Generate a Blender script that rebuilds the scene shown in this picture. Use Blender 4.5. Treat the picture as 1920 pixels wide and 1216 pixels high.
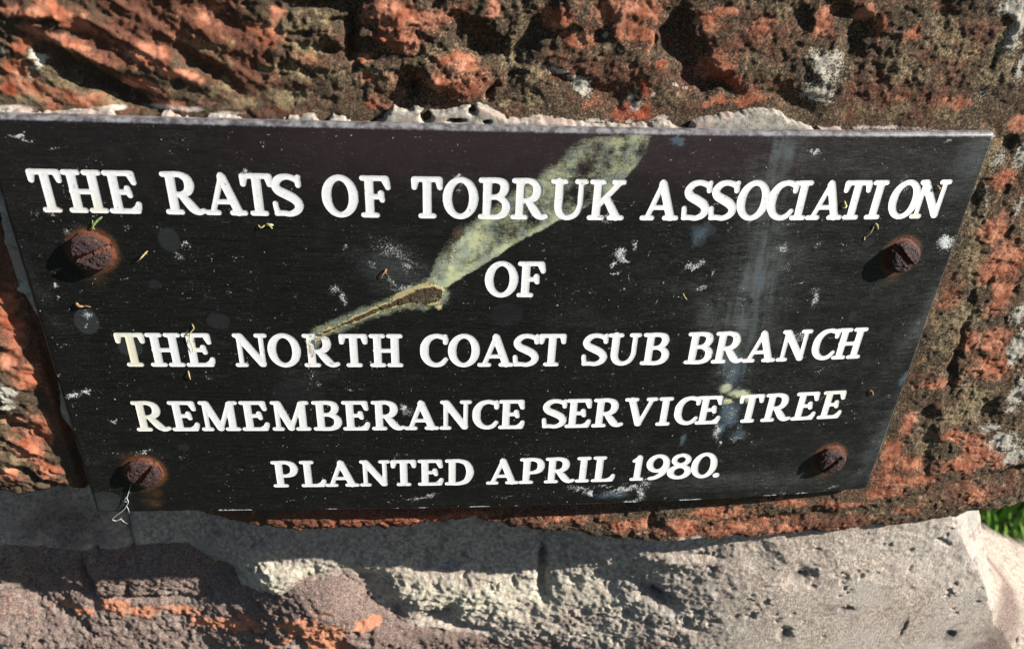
import bpy, math
import numpy as np
from mathutils import Matrix, Vector

for o in list(bpy.data.objects):
    bpy.data.objects.remove(o)
MM = 0.001
SC = bpy.context.scene
COL = SC.collection

# ------------------------------------------------------------------ camera
# x to the right, y into the wall, z up; the plaque's top edge lies at z = 0, y = 0 (millimetres in this script)
CAM = np.array([-25.81, -225.55, 64.56])
ROT = np.array([[0.99487901, 0.10073649, 0.00824076],
                [-0.09103765, 0.85769677, 0.50603202],
                [0.04390782, -0.50419085, 0.86247533]])
FPX = 1461.13
BOW, BOW2 = 3.77, 1.835
cam = bpy.data.cameras.new('camera')
cam.sensor_width = 36.0
cam.lens = 36.0 * FPX / 1920.0
cam.clip_start = 0.01
cam.clip_end = 100.0
cam.dof.use_dof = True
cam.dof.focus_distance = 0.272
cam.dof.aperture_fstop = cam.lens / 1.7
cam.dof.aperture_blades = 0
camo = bpy.data.objects.new('camera', cam)
COL.objects.link(camo)
right, fwd, up = ROT[:, 0], ROT[:, 1], ROT[:, 2]
camo.matrix_world = Matrix([[right[0], up[0], -fwd[0], CAM[0] * MM],
                            [right[1], up[1], -fwd[1], CAM[1] * MM],
                            [right[2], up[2], -fwd[2], CAM[2] * MM],
                            [0, 0, 0, 1]])
SC.camera = camo

# ------------------------------------------------------------------ light
SUN = Vector((2.75, -1.0, 1.75)).normalized()
world = bpy.data.worlds.new('World')
SC.world = world
world.use_nodes = True
nt = world.node_tree
bg = nt.nodes['Background']
sky = nt.nodes.new('ShaderNodeTexSky')
sky.sky_type = 'NISHITA'
sky.sun_disc = False
sky.air_density = 0.55
sky.dust_density = 0.3
sky.sun_elevation = math.asin(SUN.z)
sky.sun_rotation = math.atan2(SUN.x, SUN.y)
nt.links.new(sky.outputs[0], bg.inputs[0])
bg.inputs[1].default_value = 0.05
sun = bpy.data.lights.new('sun', 'SUN')
sun.energy = 5.0
sun.angle = math.radians(0.53)
sun.color = (1.0, 0.955, 0.89)
suno = bpy.data.objects.new('sun', sun)
COL.objects.link(suno)
suno.rotation_euler = SUN.to_track_quat('Z', 'Y').to_euler()
suno.location = (1.0, -1.0, 1.0)
SC.view_settings.view_transform = 'Standard'
SC.view_settings.look = 'None'
SC.view_settings.gamma = 1.0
SC.view_settings.exposure = 1.05

# ------------------------------------------------------------------ numeric helpers
def surf(X, Z=0):
    u = np.clip(np.asarray(X, float) / 150.0, -1.05, 1.05)
    return -BOW * (1 - u * u) - BOW2 * (1 - u * u) * u

def P(x, y, Y=None):
    """millimetre point (X, Z) on the plane y = Y (or on the bowed plaque face) seen at a photograph coordinate"""
    x = np.asarray(x, float); y = np.asarray(y, float)
    d = np.stack([(x - 960) / FPX, np.ones_like(x), -(y - 608) / FPX], -1) @ ROT.T
    Yc = np.zeros_like(x) + (0 if Y is None else Y)
    for _ in range(12):
        s = (Yc - CAM[1]) / d[..., 1]
        X = CAM[0] + s * d[..., 0]; Z = CAM[2] + s * d[..., 2]
        if Y is not None:
            break
        Yc = surf(X)
    return X, Z

def h2(ix, iy, seed):
    with np.errstate(over='ignore'):
        h = (ix.astype(np.int64) * 374761393 + iy.astype(np.int64) * 668265263 + seed * 1442695041) & 0xffffffff
        h = ((h ^ (h >> 13)) * 1274126177) & 0xffffffff
        h = ((h ^ (h >> 16)) * 2246822519) & 0xffffffff
        h = h ^ (h >> 15)
    return (h & 0xffffff).astype(np.float64) / 16777215.0

def vn(x, y, seed=0):
    ix = np.floor(x); iy = np.floor(y)
    fx = x - ix; fy = y - iy
    fx = fx * fx * fx * (fx * (fx * 6 - 15) + 10); fy = fy * fy * fy * (fy * (fy * 6 - 15) + 10)
    ix = ix.astype(np.int64); iy = iy.astype(np.int64)
    a = h2(ix, iy, seed); b = h2(ix + 1, iy, seed); c = h2(ix, iy + 1, seed); d = h2(ix + 1, iy + 1, seed)
    return (a + (b - a) * fx) * (1 - fy) + (c + (d - c) * fx) * fy

def fbm(x, y, seed=0, octv=4, gain=0.5, lac=2.03):
    s = 0; a = 1.0; t = 0
    for o in range(octv):
        s = s + a * vn(x, y, seed + o * 17); t += a
        a *= gain
        x, y = (x * 0.8 - y * 0.6) * lac + 13.7, (x * 0.6 + y * 0.8) * lac + 5.1
    return s / t

def ridge(x, y, seed=0, octv=4, gain=0.5):
    s = 0; a = 1.0; t = 0
    for o in range(octv):
        s = s + a * (1 - np.abs(2 * vn(x, y, seed + o * 31) - 1)); t += a
        a *= gain
        x, y = (x * 0.8 - y * 0.6) * 2.1 + 3.7, (x * 0.6 + y * 0.8) * 2.1 + 9.1
    return s / t

def worley(x, y, seed=0):
    ix = np.floor(x).astype(np.int64); iy = np.floor(y).astype(np.int64)
    f1 = np.full(x.shape, 9.0); f2 = np.full(x.shape, 9.0); idv = np.zeros(x.shape)
    for dx in (-1, 0, 1):
        for dy in (-1, 0, 1):
            cx = ix + dx; cy = iy + dy
            px = cx + h2(cx, cy, seed); py = cy + h2(cx, cy, seed + 7)
            d = np.hypot(x - px, y - py)
            nf = d < f1
            f2 = np.where(nf, f1, np.minimum(f2, d))
            idv = np.where(nf, h2(cx, cy, seed + 13), idv)
            f1 = np.where(nf, d, f1)
    return f1, f2, idv

def sst(a, b, v):
    t = np.clip((v - a) / (b - a), 0, 1)
    return t * t * (3 - 2 * t)

def poly_sdf(X, Z, pts):
    pts = np.asarray(pts, float)
    best = np.full(X.shape, 1e9); inside = np.zeros(X.shape, bool)
    n = len(pts)
    for i in range(n):
        ax, az = pts[i]; bx, bz = pts[(i + 1) % n]
        ex, ez = bx - ax, bz - az
        t = np.clip(((X - ax) * ex + (Z - az) * ez) / (ex * ex + ez * ez + 1e-12), 0, 1)
        best = np.minimum(best, np.hypot(X - ax - t * ex, Z - az - t * ez))
        cond = ((az > Z) != (bz > Z)) & (X < (bx - ax) * (Z - az) / ((bz - az) if abs(bz - az) > 1e-12 else 1e-12) + ax)
        inside ^= cond
    return np.where(inside, -best, best)

def seg_d(X, Z, ax, az, bx, bz):
    ex, ez = bx - ax, bz - az
    t = np.clip(((X - ax) * ex + (Z - az) * ez) / (ex * ex + ez * ez + 1e-12), 0, 1)
    return np.hypot(X - ax - t * ex, Z - az - t * ez), t

def blob(X, Z, x, y, rx, ry, ang=0.0, Y=None):
    """soft elliptical weight; centre and radii given in photograph pixels, ang in degrees (counter-clockwise)"""
    cx, cz = P(x, y, Y)
    x1, z1 = P(x + 10, y, Y); x2, z2 = P(x, y + 10, Y)
    kx = math.hypot(x1 - cx, z1 - cz) / 10; kz = math.hypot(x2 - cx, z2 - cz) / 10
    a = math.radians(ang); c, s = math.cos(a), math.sin(a)
    u = ((X - cx) * c + (Z - cz) * s) / (rx * (kx * abs(c) + kz * abs(s)))
    v = (-(X - cx) * s + (Z - cz) * c) / (ry * (kx * abs(s) + kz * abs(c)))
    return np.exp(-(u * u + v * v) * 1.1)

# ------------------------------------------------------------------ mesh builders
def build_mesh(name, verts, polys, mat, attrs=None, smooth=True):
    """verts (n,3) in mm; polys = list of int arrays (m,k)"""
    me = bpy.data.meshes.new(name)
    me.vertices.add(len(verts))
    me.vertices.foreach_set('co', (np.asarray(verts, np.float64) * MM).astype(np.float32).ravel())
    polys = [np.asarray(p, np.int32) for p in polys if len(p)]
    loops = np.concatenate([p.ravel() for p in polys])
    tot = np.concatenate([np.full(len(p), p.shape[1], np.int32) for p in polys])
    start = np.concatenate([[0], np.cumsum(tot)[:-1]]).astype(np.int32)
    me.loops.add(len(loops)); me.loops.foreach_set('vertex_index', loops)
    me.polygons.add(len(tot)); me.polygons.foreach_set('loop_start', start)
    me.update(calc_edges=True)
    me.validate()
    me.polygons.foreach_set('use_smooth', np.full(len(me.polygons), smooth, bool))
    for k, v in (attrs or {}).items():
        at = me.attributes.new(k, 'FLOAT_COLOR', 'POINT')
        v = np.asarray(v, np.float32)
        if v.shape[1] < 4:
            v = np.concatenate([v, np.zeros((len(v), 4 - v.shape[1]), np.float32)], 1)
        at.data.foreach_set('color', v.ravel())
    if mat is not None:
        me.materials.append(mat)
    return me

def link(name, me, parent=None, **props):
    o = bpy.data.objects.new(name, me)
    COL.objects.link(o)
    if parent is not None:
        o.parent = parent
    for k, v in props.items():
        o[k] = v
    return o

def clip_grid(F):
    """keep F < 0.  Returns (i0, i1, t, polys): vertices interpolate between flat grid nodes i0 and i1"""
    ny, nx = F.shape
    ins = F < 0
    idx = np.arange(ny * nx).reshape(ny, nx)
    Ff = F.ravel()
    vid = np.full(ny * nx, -1, np.int64)
    used = np.where(ins.ravel())[0]
    vid[used] = np.arange(len(used))
    n = len(used)
    hc = ins[:, :-1] != ins[:, 1:]
    vc = ins[:-1, :] != ins[1:, :]
    hid = np.full(hc.shape, -1, np.int64); hid[hc] = n + np.arange(hc.sum()); n2 = n + hc.sum()
    vvd = np.full(vc.shape, -1, np.int64); vvd[vc] = n2 + np.arange(vc.sum())
    h0 = idx[:, :-1][hc]; h1 = idx[:, 1:][hc]
    v0 = idx[:-1, :][vc]; v1 = idx[1:, :][vc]
    i0 = np.concatenate([used, h0, v0]); i1 = np.concatenate([used, h1, v1])
    f0 = Ff[i0]; f1 = Ff[i1]
    den = f0 - f1
    t = np.where(i0 == i1, 0, f0 / np.where(np.abs(den) < 1e-12, 1, den))
    t = np.clip(t, 0.02, 0.98) * (i0 != i1)
    vid = vid.reshape(ny, nx)
    cn = [vid[:-1, :-1], vid[:-1, 1:], vid[1:, 1:], vid[1:, :-1]]
    ci = [ins[:-1, :-1], ins[:-1, 1:], ins[1:, 1:], ins[1:, :-1]]
    ed = [hid[:-1, :], vvd[:, 1:], hid[1:, :], vvd[:, :-1]]
    code = ci[0] * 1 + ci[1] * 2 + ci[2] * 4 + ci[3] * 8
    out = []
    for c in range(1, 16):
        m = code == c
        if not m.any():
            continue
        cols = []
        for k in range(4):
            if c >> k & 1:
                cols.append(cn[k][m])
            if (c >> k & 1) != (c >> ((k + 1) % 4) & 1):
                cols.append(ed[k][m])
        out.append(np.stack(cols, 1))
    return i0, i1, t, out

def field_mesh(name, xs, zs, Y, F, mat, attrs=None, extra=None):
    """heightfield y = Y(x, z) clipped to F < 0; xs ascending, zs descending, front faces towards -y"""
    X, Z = np.meshgrid(xs, zs)
    i0, i1, t, polys = clip_grid(F)
    def ip(a):
        a = a.reshape(-1, *a.shape[2:])
        tt = t if a.ndim == 1 else t[:, None]
        return a[i0] * (1 - tt) + a[i1] * tt
    V = np.stack([ip(X), ip(Y), ip(Z)], 1)
    polys = [p[:, ::-1] for p in polys]
    at = {k: ip(v) for k, v in (attrs or {}).items()}
    if extra is not None:
        ev, ep = extra
        off = len(V)
        V = np.concatenate([V, ev]); polys = polys + [p + off for p in ep]
        at = {k: np.concatenate([v, np.repeat(v[:1] * 0, len(ev), 0)]) for k, v in at.items()}
    return build_mesh(name, V, polys, mat, at)

# ------------------------------------------------------------------ node helpers
class Mat:
    def __init__(self, name, rough=0.8, spec=0.3):
        self.m = bpy.data.materials.new(name)
        self.m.use_nodes = True
        self.nt = self.m.node_tree
        self.b = self.nt.nodes['Principled BSDF']
        self.b.inputs['Roughness'].default_value = rough
        self.b.inputs['Specular IOR Level'].default_value = spec
        g = self.nt.nodes.new('ShaderNodeNewGeometry')
        tc = self.nt.nodes.new('ShaderNodeTexCoord')
        mp = self.nt.nodes.new('ShaderNodeMapping')
        mp.inputs['Scale'].default_value = (1000, 1000, 1000)
        self.nt.links.new(tc.outputs['Object'], mp.inputs['Vector'])
        self.co = mp.outputs[0]
    def L(self, a, b):
        if hasattr(a, 'links'):
            self.nt.links.new(a, b)
        else:
            b.default_value = a
    def scaled(self, sx, sy, sz, rot=(0, 0, 0)):
        mp = self.nt.nodes.new('ShaderNodeMapping')
        mp.inputs['Scale'].default_value = (sx, sy, sz)
        mp.inputs['Rotation'].default_value = rot
        self.L(self.co, mp.inputs['Vector'])
        return mp.outputs[0]
    def noise(self, scale, detail=3, rough=0.55, co=None, dist=0.0):
        n = self.nt.nodes.new('ShaderNodeTexNoise')
        n.inputs['Scale'].default_value = scale
        n.inputs['Detail'].default_value = detail
        n.inputs['Roughness'].default_value = rough
        n.inputs['Distortion'].default_value = dist
        self.L(co if co is not None else self.co, n.inputs['Vector'])
        return n.outputs[0]
    def voro(self, scale, co=None, feature='F1', out=0):
        n = self.nt.nodes.new('ShaderNodeTexVoronoi')
        n.feature = feature
        n.inputs['Scale'].default_value = scale
        self.L(co if co is not None else self.co, n.inputs['Vector'])
        return n.outputs[out]
    def attr(self, name):
        n = self.nt.nodes.new('ShaderNodeAttribute')
        n.attribute_name = name
        s = self.nt.nodes.new('ShaderNodeSeparateColor')
        self.L(n.outputs['Color'], s.inputs[0])
        return s.outputs[0], s.outputs[1], s.outputs[2], n.outputs['Alpha']
    def math(self, op, a, b=0.0, clamp=False):
        n = self.nt.nodes.new('ShaderNodeMath')
        n.operation = op; n.use_clamp = clamp
        self.L(a, n.inputs[0]); self.L(b, n.inputs[1])
        return n.outputs[0]
    def ramp(self, v, a, b, lo=0.0, hi=1.0):
        n = self.nt.nodes.new('ShaderNodeMapRange')
        n.interpolation_type = 'SMOOTHSTEP'
        self.L(v, n.inputs['Value'])
        self.L(a, n.inputs['From Min']); self.L(b, n.inputs['From Max'])
        n.inputs['To Min'].default_value = lo; n.inputs['To Max'].default_value = hi
        return n.outputs[0]
    def mix(self, f, a, b, mode='MIX'):
        n = self.nt.nodes.new('ShaderNodeMix')
        n.data_type = 'RGBA'; n.blend_type = mode
        self.L(f, n.inputs[0])
        for s, v in ((6, a), (7, b)):
            if isinstance(v, tuple):
                n.inputs[s].default_value = v + (1,) if len(v) == 3 else v
            else:
                self.L(v, n.inputs[s])
        return n.outputs[2]
    def color(self, c):
        self.L(c if not isinstance(c, tuple) else c + (1,), self.b.inputs['Base Color'])
    def bump(self, h, dist_mm, strength=1.0, prev=None):
        n = self.nt.nodes.new('ShaderNodeBump')
        n.inputs['Strength'].default_value = strength
        n.inputs['Distance'].default_value = dist_mm * MM
        self.L(h, n.inputs['Height'])
        if prev is not None:
            self.L(prev, n.inputs['Normal'])
        self.L(n.outputs[0], self.b.inputs['Normal'])
        return n.outputs[0]

# ------------------------------------------------------------------ materials
def stone_material():
    M = Mat('weathered_red_stone', 0.9, 0.15)
    bare, red, lichen, tan = M.attr('mask_a')
    pale, brown, calmg, _ = M.attr('mask_b')
    g1 = M.noise(1.5, 5, 0.78)
    g1 = M.math('ADD', 0.5, M.math('MULTIPLY', M.math('SUBTRACT', g1, 0.5), M.math('SUBTRACT', 1.0, calmg)))
    g2 = M.noise(3.2, 2, 0.6)
    gm = M.noise(0.55, 4, 0.65)
    g3 = M.noise(0.20, 4, 0.6)
    dk = M.mix(M.ramp(g1, 0.40, 0.56), (0.022, 0.016, 0.011), (0.100, 0.070, 0.044))
    dk = M.mix(M.ramp(g1, 0.53, 0.68), dk, (0.33, 0.25, 0.165))
    br = M.mix(M.ramp(g1, 0.39, 0.56), (0.036, 0.017, 0.012), (0.170, 0.072, 0.044))
    br = M.mix(M.ramp(g1, 0.54, 0.68), br, (0.40, 0.22, 0.135))
    c = M.mix(M.ramp(M.math('ADD', brown, M.math('MULTIPLY', M.math('SUBTRACT', gm, 0.5), 2.2)), 0.25, 0.75), dk, br)
    tn = M.mix(M.ramp(g1, 0.40, 0.54), (0.050, 0.038, 0.020), (0.25, 0.19, 0.105))
    tn = M.mix(M.ramp(g1, 0.52, 0.64), tn, (0.48, 0.40, 0.27))
    c = M.mix(M.ramp(M.math('ADD', tan, M.math('MULTIPLY', M.math('SUBTRACT', gm, 0.5), 1.6)), 0.3, 0.8), c, tn)
    org = M.mix(M.ramp(g3, 0.40, 0.60), (0.30, 0.098, 0.050), (0.50, 0.220, 0.132))
    rd = M.mix(M.ramp(gm, 0.4, 0.65), (0.38, 0.075, 0.030), (0.19, 0.045, 0.022))
    org = M.mix(red, org, rd)
    org = M.mix(M.ramp(g1, 0.50, 0.37, 0.0, 0.7), org, (0.10, 0.038, 0.024))
    org = M.mix(M.ramp(g1, 0.54, 0.68, 0.0, 0.75), org, (0.66, 0.37, 0.24))
    bm = M.ramp(M.math('ADD', bare, M.math('MULTIPLY', M.math('SUBTRACT', M.math('ADD', M.math('MULTIPLY', g1, 0.7), M.math('MULTIPLY', gm, 0.3)), 0.5), 2.6)), 0.25, 0.85)
    c = M.mix(bm, c, org)
    lm = M.ramp(M.math('ADD', lichen, M.math('MULTIPLY', M.math('SUBTRACT', g1, 0.5), 2.6)), 0.45, 0.75)
    c = M.mix(lm, c, M.mix(g2, (0.34, 0.31, 0.25), (0.66, 0.60, 0.50)))
    c = M.mix(M.ramp(M.math('ADD', pale, M.math('MULTIPLY', M.math('SUBTRACT', g1, 0.5), 1.8)), 0.4, 0.85), c, (0.60, 0.49, 0.42))
    spk = M.ramp(M.noise(3.6, 1, 0.5), 0.73, 0.80, 0.0, 0.8)
    c = M.mix(spk, c, (0.52, 0.46, 0.38))
    M.color(c)
    h = M.math('ADD', g1, M.math('MULTIPLY', M.noise(4.6, 2, 0.6), 0.25))
    M.bump(h, 0.8, 0.9)
    return M.m

def mortar_material():
    M = Mat('sandy_lime_mortar', 0.92, 0.12)
    cream, pink, grey, white = M.attr('mask_a')
    org, dark, lich, _ = M.attr('mask_b')
    g1 = M.noise(0.55, 4, 0.6)
    g2 = M.noise(1.8, 3, 0.6)
    c = M.mix(M.ramp(g1, 0.35, 0.68), (0.33, 0.265, 0.215), (0.66, 0.555, 0.46))
    c = M.mix(cream, c, M.mix(M.ramp(g1, 0.35, 0.65), (0.48, 0.43, 0.32), (0.76, 0.69, 0.54)))
    c = M.mix(M.ramp(M.math('ADD', pink, M.math('MULTIPLY', M.math('SUBTRACT', g1, 0.5), 1.2)), 0.3, 0.8), c,
              M.mix(M.ramp(g2, 0.35, 0.65), (0.085, 0.056, 0.050), (0.36, 0.262, 0.218)))
    c = M.mix(M.ramp(M.math('ADD', org, M.math('MULTIPLY', M.math('SUBTRACT', g1, 0.5), 1.4)), 0.4, 0.65), c,
              M.mix(g2, (0.52, 0.19, 0.09), (0.62, 0.30, 0.19)))
    c = M.mix(M.math('MULTIPLY', grey, 0.8), c, (0.22, 0.225, 0.22))
    c = M.mix(white, c, (0.62, 0.56, 0.50))
    c = M.mix(M.ramp(M.noise(1.3, 4, 0.7), 0.56, 0.68, 0.0, 0.6), c, (0.13, 0.105, 0.085))
    c = M.mix(M.ramp(M.noise(0.16, 5, 0.7), 0.52, 0.68, 0.0, 0.55), c, (0.20, 0.165, 0.135))
    c = M.mix(M.ramp(M.noise(0.35, 5, 0.75), 0.58, 0.70, 0.0, 0.5), c, (0.70, 0.60, 0.50))
    c = M.mix(M.math('MULTIPLY', dark, 0.85), c, (0.045, 0.042, 0.04))  # shade put into the mortar colour
    M.color(c)
    h = M.math('ADD', M.noise(1.0, 5, 0.72), M.math('MULTIPLY', M.noise(3.2, 2, 0.6), 0.3))
    M.bump(h, 1.3, 0.85)
    return M.m

def plate_material():
    M = Mat('weathered_black_plate', 0.42, 0.30)
    haze_sheen, blue, white, yellow = M.attr('mask_a')
    rust, brown, tan, edge = M.attr('mask_b')
    plum, rustdk, film, _ = M.attr('mask_c')
    st = M.scaled(0.10, 1, 4.2)
    brush = M.noise(1.0, 4, 0.7, co=st)
    brush2 = M.noise(1.0, 3, 0.7, co=M.scaled(0.28, 1, 7.0))
    fine = M.noise(1.7, 4, 0.65)
    grain = M.noise(4.5, 2, 0.6)
    c = M.mix(M.ramp(brush, 0.35, 0.72), (0.0030, 0.0030, 0.0030), (0.0125, 0.0125, 0.0118))
    c = M.mix(M.math('MULTIPLY', plum, 0.85), c, (0.030, 0.018, 0.020))
    hz = M.ramp(M.math('ADD', haze_sheen, M.math('MULTIPLY', M.math('SUBTRACT', M.math('MULTIPLY', M.math('ADD', brush2, grain), 0.5), 0.5), 3.4)), 0.20, 1.20, 0.0, 0.9)
    c = M.mix(hz, c, (0.11, 0.118, 0.113))  # grey of the film streaks and of the painted sheen
    c = M.mix(M.math('MULTIPLY', film, M.ramp(fine, 0.2, 0.6, 0.5, 0.95)), c, (0.042, 0.047, 0.050))
    bz = M.ramp(M.math('ADD', blue, M.math('MULTIPLY', M.math('SUBTRACT', fine, 0.5), 1.0)), 0.3, 1.0, 0.0, 0.75)
    c = M.mix(bz, c, (0.085, 0.125, 0.155))
    sp = M.math('MAXIMUM', M.ramp(M.noise(2.4, 3, 0.6), 0.66, 0.76, 0.0, 0.6), M.ramp(M.noise(1.0, 2, 0.6, co=M.scaled(0.7, 1, 4.5)), 0.70, 0.80, 0.0, 0.35))
    c = M.mix(sp, c, (0.30, 0.28, 0.25))
    # pale green-yellow film of the dried splash
    ym = M.ramp(M.math('ADD', yellow, M.math('MULTIPLY', M.math('SUBTRACT', M.math('MULTIPLY', M.math('ADD', fine, brush2), 0.5), 0.5), 1.5)), 0.20, 1.02, 0.0, 0.92)
    yc = M.mix(M.ramp(M.noise(0.22, 4, 0.6), 0.38, 0.62), (0.34, 0.38, 0.29), (0.56, 0.58, 0.33))
    c = M.mix(ym, c, yc)
    wm = M.ramp(M.math('ADD', white, M.math('MULTIPLY', M.math('SUBTRACT', M.noise(1.9, 5, 0.75), 0.5), 2.8)), 0.48, 0.98, 0.0, 0.92)
    c = M.mix(wm, c, (0.62, 0.63, 0.61))
    rm = M.ramp(M.math('ADD', rust, M.math('MULTIPLY', M.math('SUBTRACT', fine, 0.5), 0.5)), 0.12, 1.0, 0.0, 0.95)
    c = M.mix(rm, c, M.mix(fine, (0.085, 0.035, 0.014), (0.25, 0.12, 0.045)))
    c = M.mix(rustdk, c, (0.085, 0.022, 0.010))
    tm = M.ramp(M.math('ADD', tan, M.math('MULTIPLY', M.math('SUBTRACT', fine, 0.5), 1.0)), 0.35, 0.7)
    c = M.mix(tm, c, M.mix(M.ramp(M.noise(0.9, 3, 0.6), .4, .6), (0.46, 0.42, 0.20), (0.52, 0.40, 0.20)))
    dm = M.ramp(M.math('ADD', brown, M.math('MULTIPLY', M.math('SUBTRACT', M.noise(2.6, 3, 0.7), 0.5), 1.8)), 0.4, 0.7)
    c = M.mix(dm, c, M.mix(M.ramp(grain, 0.4, 0.65), (0.028, 0.016, 0.008), (0.20, 0.13, 0.07)))
    em = M.ramp(M.math('ADD', edge, M.math('MULTIPLY', M.math('SUBTRACT', M.noise(0.8, 4, 0.7), 0.5), 1.0)), 0.35, 0.85, 0.0, 0.9)
    c = M.mix(em, c, M.mix(M.ramp(M.noise(0.35, 4, 0.65), .35, .65), (0.070, 0.062, 0.068), (0.25, 0.245, 0.25)))
    M.color(c)
    matte = M.math('ADD', M.math('ADD', ym, wm), M.math('ADD', rm, dm), True)
    rg = M.ramp(matte, 0.0, 1.0, 0.40, 0.85)
    M.L(M.math('ADD', rg, M.ramp(brush2, 0.3, 0.7, -0.07, 0.10)), M.b.inputs['Roughness'])
    hh = M.math('ADD', M.math('MULTIPLY', brush2, 0.35), M.math('ADD', M.math('MULTIPLY', matte, 0.8), M.math('MULTIPLY', sp, 0.7)))
    n = M.bump(hh, 0.10, 0.7)
    M.bump(M.math('MULTIPLY', M.noise(2.2, 4, 0.8), M.math('ADD', dm, M.math('MULTIPLY', tm, 0.3), True)), 1.3, 1.0, n)
    return M.m

def letter_material():
    M = Mat('engraved_white_core', 0.55, 0.25)
    yel, dirt, _, _ = M.attr('mask_a')
    n = M.noise(0.8, 4, 0.65)
    c = M.mix(M.ramp(n, 0.35, 0.6), (0.82, 0.81, 0.78), (0.89, 0.88, 0.86)) if True else M.mix(M.ramp(n, 0.35, 0.7), (0.84, 0.835, 0.825), (0.90, 0.895, 0.885))
    c = M.mix(yel, c, (0.80, 0.74, 0.55))
    d = M.ramp(M.math('ADD', dirt, M.math('MULTIPLY', M.math('SUBTRACT', M.noise(2.0, 3, 0.65), 0.5), 1.5)), 0.45, 0.85, 0.0, 0.9)
    c = M.mix(d, c, (0.33, 0.25, 0.14))
    M.color(c)
    M.bump(M.noise(1.6, 3, 0.6), 0.05, 0.5)
    return M.m

def rust_material():
    M = Mat('rusted_steel', 0.7, 0.4)
    f, slot, _, _ = M.attr('mask_a')
    n1 = M.noise(0.9, 4, 0.7); n2 = M.noise(2.6, 3, 0.7)
    c = M.mix(M.ramp(n1, 0.38, 0.62), (0.014, 0.008, 0.008), (0.060, 0.022, 0.018))
    c = M.mix(M.ramp(n2, 0.52, 0.72), c, (0.17, 0.11, 0.11))
    c = M.mix(M.math('MULTIPLY', slot, 0.6), c, (0.19, 0.065, 0.035))
    c = M.mix(f, c, M.mix(n2, (0.045, 0.011, 0.007), (0.19, 0.058, 0.022)))
    M.color(c)
    M.L(M.ramp(n2, 0.4, 0.7, 0.75, 0.42), M.b.inputs['Roughness'])
    M.bump(M.math('ADD', n1, M.math('MULTIPLY', n2, 0.6)), 0.9, 0.9)
    return M.m

def plain(name, c1, c2, scale=1.0, rough=0.7, bump=0.2):
    M = Mat(name, rough, 0.25)
    n = M.noise(scale, 4, 0.6)
    M.color(M.mix(M.ramp(n, 0.35, 0.65), c1, c2))
    if bump:
        M.bump(M.noise(scale * 2, 4, 0.65), bump, 0.8)
    return M.m

def adhesive_material():
    M = Mat('old_pale_adhesive', 0.8, 0.25)
    rosy, dark, _, _ = M.attr('mask_a')
    n = M.noise(0.5, 4, 0.6)
    c = M.mix(M.ramp(n, 0.35, 0.65), (0.20, 0.18, 0.15), (0.45, 0.41, 0.34))
    c = M.mix(M.ramp(M.math('ADD', rosy, M.math('SUBTRACT', M.noise(0.9, 3, 0.6), 0.5)), 0.4, 0.8), c, (0.38, 0.29, 0.24))
    c = M.mix(M.ramp(M.noise(2.2, 3, 0.6), 0.6, 0.75, 0, 0.5), c, (0.25, 0.22, 0.19))
    M.color(c)
    M.bump(M.noise(1.8, 5, 0.75), 0.45, 0.8)
    return M.m

STONE = stone_material(); MORTAR = mortar_material(); PLATE = plate_material()
LETTER = letter_material(); RUST = rust_material(); ADH = adhesive_material()

# ------------------------------------------------------------------ the wall: upper stone
wall = link('stone_wall', None)
wall['label'] = 'rough weathered stone wall that carries the engraved black plaque'
wall['category'] = 'wall'

edge_px = [(-260, 925), (0, 917), (60, 916), (110, 913), (160, 912), (250, 928), (330, 945), (430, 972), (520, 985), (620, 989), (700, 987), (800, 977), (880, 970), (960, 982),
           (1060, 990), (1120, 1000), (1190, 1008), (1245, 1030), (1320, 1030), (1390, 1018), (1440, 1009), (1500, 996),
           (1600, 985), (1700, 976), (1790, 960), (1850, 954), (1920, 935), (2020, 905), (2200, 860)]
ex, ez = P([p[0] for p in edge_px], [p[1] for p in edge_px], 8.0)

def ss_rect(X, Z):
    return np.maximum(np.abs(X) - 150, np.abs(Z + 73.75) - 73.75)

xs = np.arange(-215, 256, 0.46); zs = np.arange(92, -176, -0.46)
X, Z = np.meshgrid(xs, zs)
wx = X + 2.2 * (fbm(X / 6, Z / 6, 5, 3) - 0.5) * 2; wz = Z + 2.2 * (fbm(X / 6, Z / 6, 9, 3) - 0.5) * 2
zb = np.interp(wx, ex, ez) + 1.6 * (fbm(X / 5, X * 0 + 3, 21, 4) - 0.5) * 2
Fb = zb - Z                                   # < 0 above the lower edge of the stone
xr = 246 + 6 * (fbm(Z / 14, Z * 0 + 1, 31, 4) - 0.5) * 2
Fr = X - xr
d_edge = np.minimum(-Fb, -Fr)
rd = ss_rect(X, Z)

# strata run down to the right on the left part, level in the middle, isotropic on the right
a = math.radians(-33)
us = X * math.cos(a) + Z * math.sin(a); vs = -X * math.sin(a) + Z * math.cos(a)
wl = 1 - sst(-95, -55, X); wr = sst(-10, 40, X); wm = 1 - wl - wr
strL = ridge(us / 26, vs / 7.5, 41, 5, 0.55)
strM = ridge(wx / 24 + 2, wz / 6.5, 43, 5, 0.55)
strR = ridge(wx / 15, wz / 13, 47, 5, 0.55)
strata = strL * wl + strM * wm + strR * wr
big = fbm(X / 34, Z / 30, 51, 3) - 0.5
med = fbm(wx / 9.5, wz / 8, 57, 5, 0.56) - 0.5
fine = fbm(X / 2.6, Z / 2.4, 61, 4, 0.62) - 0.5
f1, f2, cid = worley(wx / 11 + 0.35 * strata, wz / 8.0, 71)
chunk = (cid - 0.5) * sst(0.03, 0.28, f2 - f1)
pit = sst(0.60, 0.82, fbm(X / 4.2, Z / 4.2, 83, 3))
gr1, gr2, _ = worley(X / 1.9, Z / 1.9, 91)
grain = 0.5 - gr1
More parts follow.
